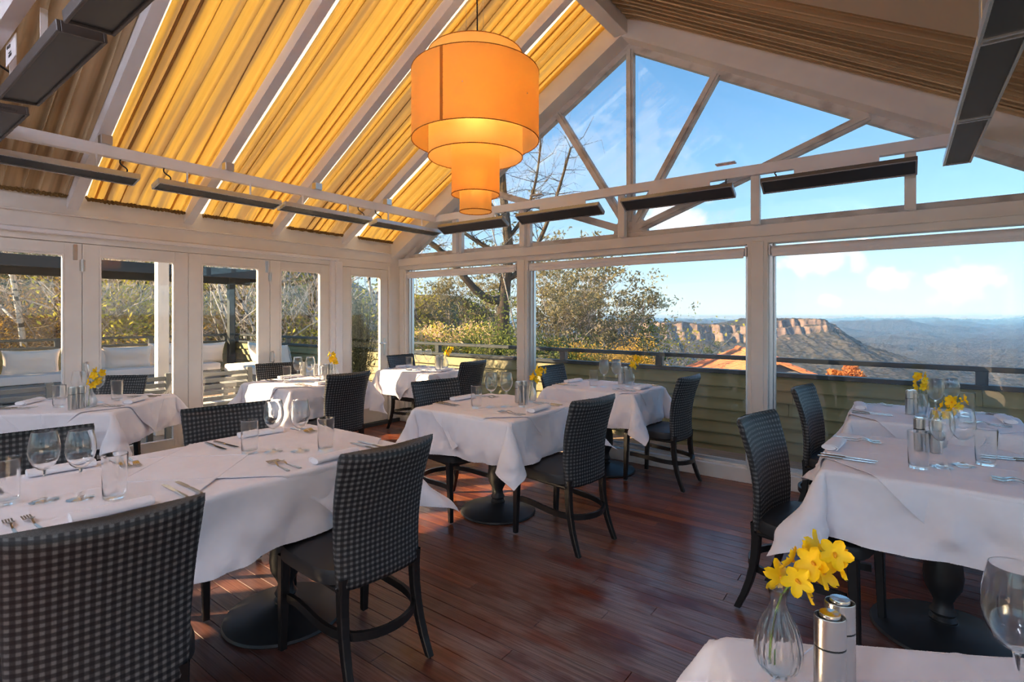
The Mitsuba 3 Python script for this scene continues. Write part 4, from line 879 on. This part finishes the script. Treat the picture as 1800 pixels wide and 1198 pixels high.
# the big dark-trunked tree and the gums
def limb(pts, r0, r1, sides=8): P = spline(pts, 14); return tube(P, np.linspace(r0, r1, 14), sides), P
bx, by = W(888, 17.5)
def big_tree():
    ms, tips = [], []; R, U = RGT * 1.0, np.array([0, 0, 1.0]); o = np.array([0, 0, 0.0]); Fw = FWD
    def P(a, z, f=0): return R * a + U * z + Fw * f
    rr = np.random.default_rng(4)
    main = [limb([P(.05, -1), P(0, 1.5), P(-.05, 3.6), P(.12, 5.2), P(-.1, 7.4), P(.3, 9.5)], .27, .09), limb([P(-.05, 3.5), P(-1.1, 3.95, -.2), P(-2.1, 5.1, -.4), P(-3.4, 5.9, -.5), P(-5.0, 7.0, -.6)], .15, .035),
            limb([P(-.02, 2.6), P(-1.4, 2.3, .3), P(-2.4, 2.35, .5), P(-3.2, 3.0, .6), P(-3.9, 4.4, .7)], .085, .02), limb([P(.08, 5.0), P(-1.0, 5.5), P(-1.8, 6.0), P(-2.6, 6.0)], .09, .02), limb([P(.1, 4.2), P(1.0, 5.2), P(1.7, 6.9), P(2.2, 8.6)], .10, .03), limb([P(0, 6), P(-.9, 7.4), P(-1.6, 9)], .08, .03), limb([P(.1, 5.6), P(.9, 7), P(1.2, 9.2)], .07, .025)]
    for m, p in main:
        ms.append(m)
        for k in range(34):
            b = p[rr.integers(3, 14)]; d = rr.normal(0, 1, 3); d[2] = abs(d[2]) * .6 + .1; d /= np.linalg.norm(d); L = rr.uniform(.5, 1.5); q = np.array([b, b + d * L * .5 + rr.normal(0, .08, 3), b + d * L + rr.normal(0, .15, 3)])
            ms.append(tube(q, [.016, .010, .004], 3, False))
            for _ in range(4):
                e = rr.normal(0, 1, 3); e /= np.linalg.norm(e); s0 = q[rr.integers(1, 3)]; ms.append(tube(np.array([s0, s0 + e * rr.uniform(.25, .6)]), [.005, .0025], 3, False))
    return cat(ms)
plant('big_tree', 'large bare tree with a thick dark trunk behind the narrow left window', 'tree', [('trunk', mk(big_tree(), 'dark_bark', True), None)], at(bx, by, -1.6))
def gum(seed, h, kids=(7, 5, 4), r0=.10, trunks=2, leafy=10, cl=.34, sz=.085, lean=(0, 0), spread=.55, lf='leaf_gum', bark='gum_bark', every=1):
    m, t = branchy(seed, h, r0, 4, kids, spread, .20, .45, .35, lean, trunks); rr = np.random.default_rng(seed); t = t[rr.random(len(t)) < .75][::every]
    return [('branches', mk(m, bark, True), None), ('foliage', mk(leaves(t, leafy, cl, sz, seed, .45, 2.6), lf), 'stuff')]
GUM = [gum(31, 3.9, trunks=3, r0=.055, leafy=12, cl=.13, sz=.06, every=2), gum(32, 3.7, trunks=3, spread=.6, r0=.055, leafy=12, cl=.13, sz=.06, every=2), gum(33, 4.1, trunks=4, r0=.05, leafy=13, cl=.12, sz=.06, every=3)]
for px, d, s, kd, z, w in ((800, 27, .95, 1, -.9, 'left of the dark-trunked tree'), (742, 28, .80, 0, -.9, 'at the far left of the narrow window'), (868, 30, 1.05, 2, -1.0, 'behind the dark-trunked tree'), (975, 21, 1.02, 0, -1.9, 'at the left of the middle window'), (1022, 22, 1.12, 2, -2.1, 'in the centre of the tree group in the middle window'), (1072, 23, 1.08, 1, -2.1, 'at the right of the tree group in the middle window'), (1000, 31, 1.35, 2, -2.2, 'farthest back in the middle window')):
    x, y = W(px, d); plant('gum_tree', f'pale-stemmed olive gum tree {w}', 'tree', GUM[kd], at(x, y, z, px * 7 % 360, s), 'gum trees beyond the balcony')
for px, d, h, sd, w in ((916, 17, 9.0, 41, 'behind the pendant lamp'), (770, 19, 8.0, 42, 'in the lower left of the gable window')):
    m, t = branchy(sd, h, .032, 4, (8, 5, 4), .5, .2, .5, .45); x, y = W(px, d); plant('bare_tree', f'pale bare tree reaching up {w}', 'tree', [('branches', mk(m, 'pale_bark', True), None)], at(x, y, -2.6, 30))
m, t = branchy(51, 2.6, .04, 3, (6, 5), .7, .2, .4, .4)
x, y = W(1128, 24); plant('small_gum', 'small dark-crowned gum in front of the cliffs', 'tree', [('branches', mk(m, 'dark_bark', True), None), ('foliage', mk(leaves(t, 22, .22, .08, 3, .5), 'leaf_dark'), 'stuff')], at(x, y, -2.6, 0, 1.0))
x, y = W(1240, 40); plant('small_gum', 'tiny dark gum just above the orange tiled roof', 'tree', [('branches', mk(m, 'dark_bark', True), None), ('foliage', mk(leaves(t, 22, .22, .08, 5, .5), 'leaf_dark'), 'stuff')], at(x, y, -5.0, 90, .95))
m, t = branchy(52, 3.4, .035, 4, (6, 4, 3), .5, .2, .5, .3, trunks=3)
x, y = W(1205, 22); plant('sapling', 'thin pale sapling with sparse leaves before the cliffs', 'tree', [('branches', mk(m, 'pale_bark', True), None), ('foliage', mk(leaves(t, 1, .15, .06, 4), 'leaf_lime'), 'stuff')], at(x, y, -3.7))
for px, d, r, z, lf, lab in ((1487, 26, .62, -2.05, 'leaf_red', 'round orange-red autumn bush beyond the large window railing'), (1424, 30, .48, -2.5, 'leaf_dark', 'small dark rounded bush left of the orange autumn bush')):
    b = blob(2600, r, r, r * 1.15, 5 + px); st, _ = branchy(px, r * 1.2, .03, 3, (5, 4), .6, .2, .4, .2, trunks=3); x, y = W(px, d)
    plant('round_bush', lab, 'bush', [('stems', mk(st, 'twig_brown', True), None), ('foliage', mk(leaves(b, 1, .05, .085, px), lf), 'stuff')], at(x, y, z))
for i, (px, d, s) in enumerate(((1160, 20, .9), (1200, 26, 1.0), (1235, 30, 1.0), (1130, 19, 1.0))):
    x, y = W(px, d); plant('shrub', f'grey-brown scrub below the balcony, {["left", "middle", "right", "leftmost"][i]} of the patch before the tiled roof', 'shrub', SCR[(3, 1, 3, 1)[i]], at(x, y, -3.9 - .12 * (d - 19), 77 * i, s), 'scrub below the balcony')
# tall potted plant outside the lever-handled door
pt = thing('potted_plant', 'tall dark fan-shaped plant in a pot outside the lever-handled door', 'plant')
ppx, ppy = -5.95, 4.48
part(pt, 'pot', mk(lathe([(.0005, ZD), (.13, ZD), (.17, .36), (.18, .40), (.16, .40), (.15, .36), (.0005, .35)], 28), 'dark_green_paint', 40), at(ppx, ppy))
rr = np.random.default_rng(8); sm, lc = [], []
for i in range(130):
    a = rr.uniform(0, 2 * PI); sp = rr.uniform(0, .30) ** 1.0; H = rr.uniform(.75, 1.28); q = spline([[.03 * math.cos(a), .03 * math.sin(a), .35], [sp * .75 * math.cos(a), sp * .75 * math.sin(a), .35 + H * .5], [sp * 1.1 * math.cos(a), sp * 1.1 * math.sin(a), .35 + H]], 9)
    sm.append(tube(q, .0035, 3, False)); lc += list(q[2:])
part(pt, 'stems', mk(cat(sm), 'leaf_rosemary'), at(ppx, ppy)); part(pt, 'foliage', mk(leaves(np.array(lc), 9, .022, .010, 3, 1.2, 4.5), 'leaf_rosemary'), at(ppx, ppy), kind='stuff')

# ------------------------------------------------------------------ neighbouring houses
def gable_house(lab, x, y, z, rot, w, l, h, rise, wall, tile, rows=9, cols=14, chimney=None):
    k = thing('house', lab, 'house'); T = at(x, y, z, rot)
    body = cat([box(-w/2, w/2, -l/2, l/2, 0, h)] + [(lambda m: (m.apply_transform(np.array([[1, 0, 0, 0], [0, 0, -1, s * (l/2 - .0) + (.1 if s > 0 else 0)], [0, 1, 0, h], [0, 0, 0, 1]], float)), m)[1])(extrude(Polygon([(-w/2, 0), (w/2, 0), (0, rise)]), .1)) for s in (-1, 1)])
    part(k, 'wall', mk(body, wall), T); rf = part(k, 'roof', mk(cat([(lambda s: trimesh.convex.convex_hull(np.array([[0, y0, h + rise + q] for y0 in (-l/2 - .3, l/2 + .3) for q in (0, .06)] + [[s * (w/2 + .35), y0, h - .35 * rise / (w/2) + q] for y0 in (-l/2 - .3, l/2 + .3) for q in (0, .06)])))(s) for s in (-1, 1)]), tile), T)
    L = math.hypot(w/2 + .35, rise * (1 + .7 / w)); ang = math.atan2(rise, w/2)
    t = trimesh.convex.convex_hull(np.vstack([box(-L/rows/2 * 1.1, L/rows/2 * 1.1, -.46 * (l + .6)/cols, .46 * (l + .6)/cols, 0, .03).vertices, box(-L/rows/2 * 1.1, L/rows/2 * 1.1, -.25 * (l + .6)/cols, .25 * (l + .6)/cols, .03, .075).vertices])); tp = mk(t, tile)
    for s in (-1, 1):
        for r in range(rows):
            dd = (r + .5) / rows * L
            for c in range(cols):
                part(rf, 'tile', tp, T4(T.matrix) @ T4().translate([s * dd * math.cos(ang), -l/2 - .3 + (c + .5) * (l + .6)/cols, h + rise + .065 - dd * math.sin(ang)]).rotate([0, 1, 0], s * math.degrees(ang) + (-2 * s)))
    part(rf, 'ridge_cap', mk(tube([[0, -l/2 - .3, h + rise + .08], [0, l/2 + .3, h + rise + .08]], .12, 10), tile, 40), T)
    if chimney: part(k, 'chimney', mk(cat([box(chimney[0] - .35, chimney[0] + .35, chimney[1] - .45, chimney[1] + .45, h, h + rise + 1.6, .02), box(chimney[0] - .42, chimney[0] + .42, chimney[1] - .52, chimney[1] + .52, h + rise + 1.35, h + rise + 1.5, .02)]), 'red_brick'), T)
    return k
x, y = W(1326, 17.5); gable_house('house with an orange terracotta tiled roof below the balcony', x, y, -4.0, 24, 5.0, 5.0, 3.0, 1.02, 'slate', 'terracotta', 8, 12)
x, y = W(535, 33); gable_house('house with a dark slate roof behind the birches', x, y, -.8, 20, 7.0, 9.0, 2.8, 1.9, 'wall_render', 'slate', 7, 12)
x, y = W(215, 36); gable_house('pale house with a red brick chimney behind the second folding door', x, y, -.6, -20, 7.5, 12.0, 3.4, 1.6, 'wall_render', 'slate', 6, 12, chimney=(1.6, 4.0))
x, y = W(60, 37); gable_house('pale house with a slate roof behind the first folding door', x, y, -.6, -35, 7.0, 10.0, 3.2, 1.9, 'wall_render', 'slate', 6, 12)
# unseen block added out of frame to keep sun off doors and tables
blocker = thing('house_wing', 'added unseen block that shades the terrace and the folding doors', 'shade_block')
part(blocker, 'wall', mk(box(-14.0, -7.65, -9.0, -2.3, -3.0, 2.95), 'wall_render')); part(blocker, 'roof', mk(box(-14.1, -7.60, -9.2, -2.2, 2.95, 3.05, .02), 'slate'))

# ------------------------------------------------------------------ ground, valley, mesas
ang = np.radians(np.linspace(-75, 75, 121)); dist = np.concatenate([np.linspace(5.5, 40, 40), np.geomspace(42, 400, 40)])
A, D = np.meshgrid(ang, dist, indexing='ij'); X = D * (np.cos(A) * FWD[0] + np.sin(A) * RGT[0]); Y = D * (np.cos(A) * FWD[1] + np.sin(A) * RGT[1])
Z = gnd(X, Y) + (meshkit.fbm(np.stack([X * .3, Y * .3, X * 0], -1), 3, 2) - .5) * .8
Z = np.where((D < 9) & (X > -14), np.minimum(Z, -1.2), Z)
structure('ground', mk(gmesh(np.stack([X, Y, Z], -1)), 'ground_cover', True))
def terrain(U, V):                                           # U across, V away from the house, metres
    n1 = meshkit.fbm(np.stack([U / 900, V / 900, U * 0], -1), 5, 4) - .5; n2 = meshkit.fbm(np.stack([U / 120, V / 120, U * 0], -1), 3, 6) - .5; n3 = meshkit.noise(np.stack([U / 26, V / 26, U * 0], -1), 8) - .5
    base = -452 + n1 * 260 * np.clip((V - 2500) / 4000, 0, 1) + n2 * 22 + n3 * 12
    far = np.clip((V - 9000) / 5000, 0, 1); rg = meshkit.fbm(np.stack([U / 5200, V / 2600, U * 0 + 3], -1), 5, 12); base = base + far * np.clip(rg - .40, 0, 1) * 620
    crag = 90 * (meshkit.fbm(np.stack([U / 260, U * 0, V / 2500], -1), 4, 5) - .5) + 60 * (meshkit.fbm(np.stack([U / 55, U * 0, V / 500], -1), 4, 7) - .5)
    uu = U + crag * .3
    top = np.interp(uu, [500, 860, 940, 1135, 1265, 1353, 1530, 1700, 1800, 1850, 1953, 2051, 2183, 2401, 2467, 2533, 2643, 2795, 2969, 3100, 3320, 3930, 4400], [-60, -54, -51, -56, -73, -57, -77, -78, -80, -72, -56, -36, -33, -38, -72, -108, -182, -256, -313, -348, -400, -455, -470])
    top = top + n2 * 10 + n3 * 6
    cl = np.interp(U, [500, 1800, 2300, 2480, 2700, 2900], [130, 125, 100, 60, 20, 0]) * np.clip((top + 300) / 120, 0, 1)   # cliff height
    foot = top - cl; v0 = 3950 + crag * 2.2
    talus = -452 + (foot + 452) * np.clip((V - 2750) / np.maximum(v0 - 2750, 1), 0, 1) ** 1.5
    ledge = np.clip((V - v0) / 22, 0, 1); ledge2 = np.clip((V - v0 - 60) / 18, 0, 1)
    mesa = talus + (cl * .5 * ledge + cl * .5 * ledge2) + n2 * 12 + n3 * 9
    back = np.clip((V - 4700) / 900, 0, 1); mesa = mesa * (1 - back) - 470 * back
    on = np.clip((U - 200) / 500, 0, 1)
    return np.maximum(base, mesa * on - 500 * (1 - on))
u = np.linspace(math.tan(math.radians(-8)), math.tan(math.radians(50)), 560); v = np.concatenate([np.geomspace(500, 2600, 60), np.linspace(2620, 3700, 90), np.linspace(3706, 4300, 150), np.linspace(4320, 5700, 30), np.geomspace(5800, 42000, 130)])
TU, VV = np.meshgrid(u, v, indexing='ij'); UU = TU * VV; ZZ = terrain(UU, VV)
structure('valley_landscape', mk(gmesh(np.stack([UU * RGT[0] + VV * FWD[0], UU * RGT[1] + VV * FWD[1], ZZ], -1)), 'land', True))
# blue air over the valley
scene['haze_shell'] = {'type': 'null'}
hz = box(-30000, 30000, 0, 1, 0, 1)
HZ = np.array([[u_ * RGT[0] + v_ * FWD[0], u_ * RGT[1] + v_ * FWD[1], z] for u_ in (-24000, 60000) for v_ in (450, 43000) for z in (-900, 140)])
HAZE = True
if HAZE:
    labels['valley_haze'] = {'label': 'pale blue haze filling the distant valley', 'category': 'haze', 'kind': 'stuff'}
    scene['valley_haze'] = {**mk(trimesh.convex.convex_hull(HZ), 'haze_shell'), 'interior': {'type': 'homogeneous', 'sigma_t': rgb((1.1e-5, 1.9e-5, 3.4e-5)), 'albedo': rgb((.52, .80, .98))}}
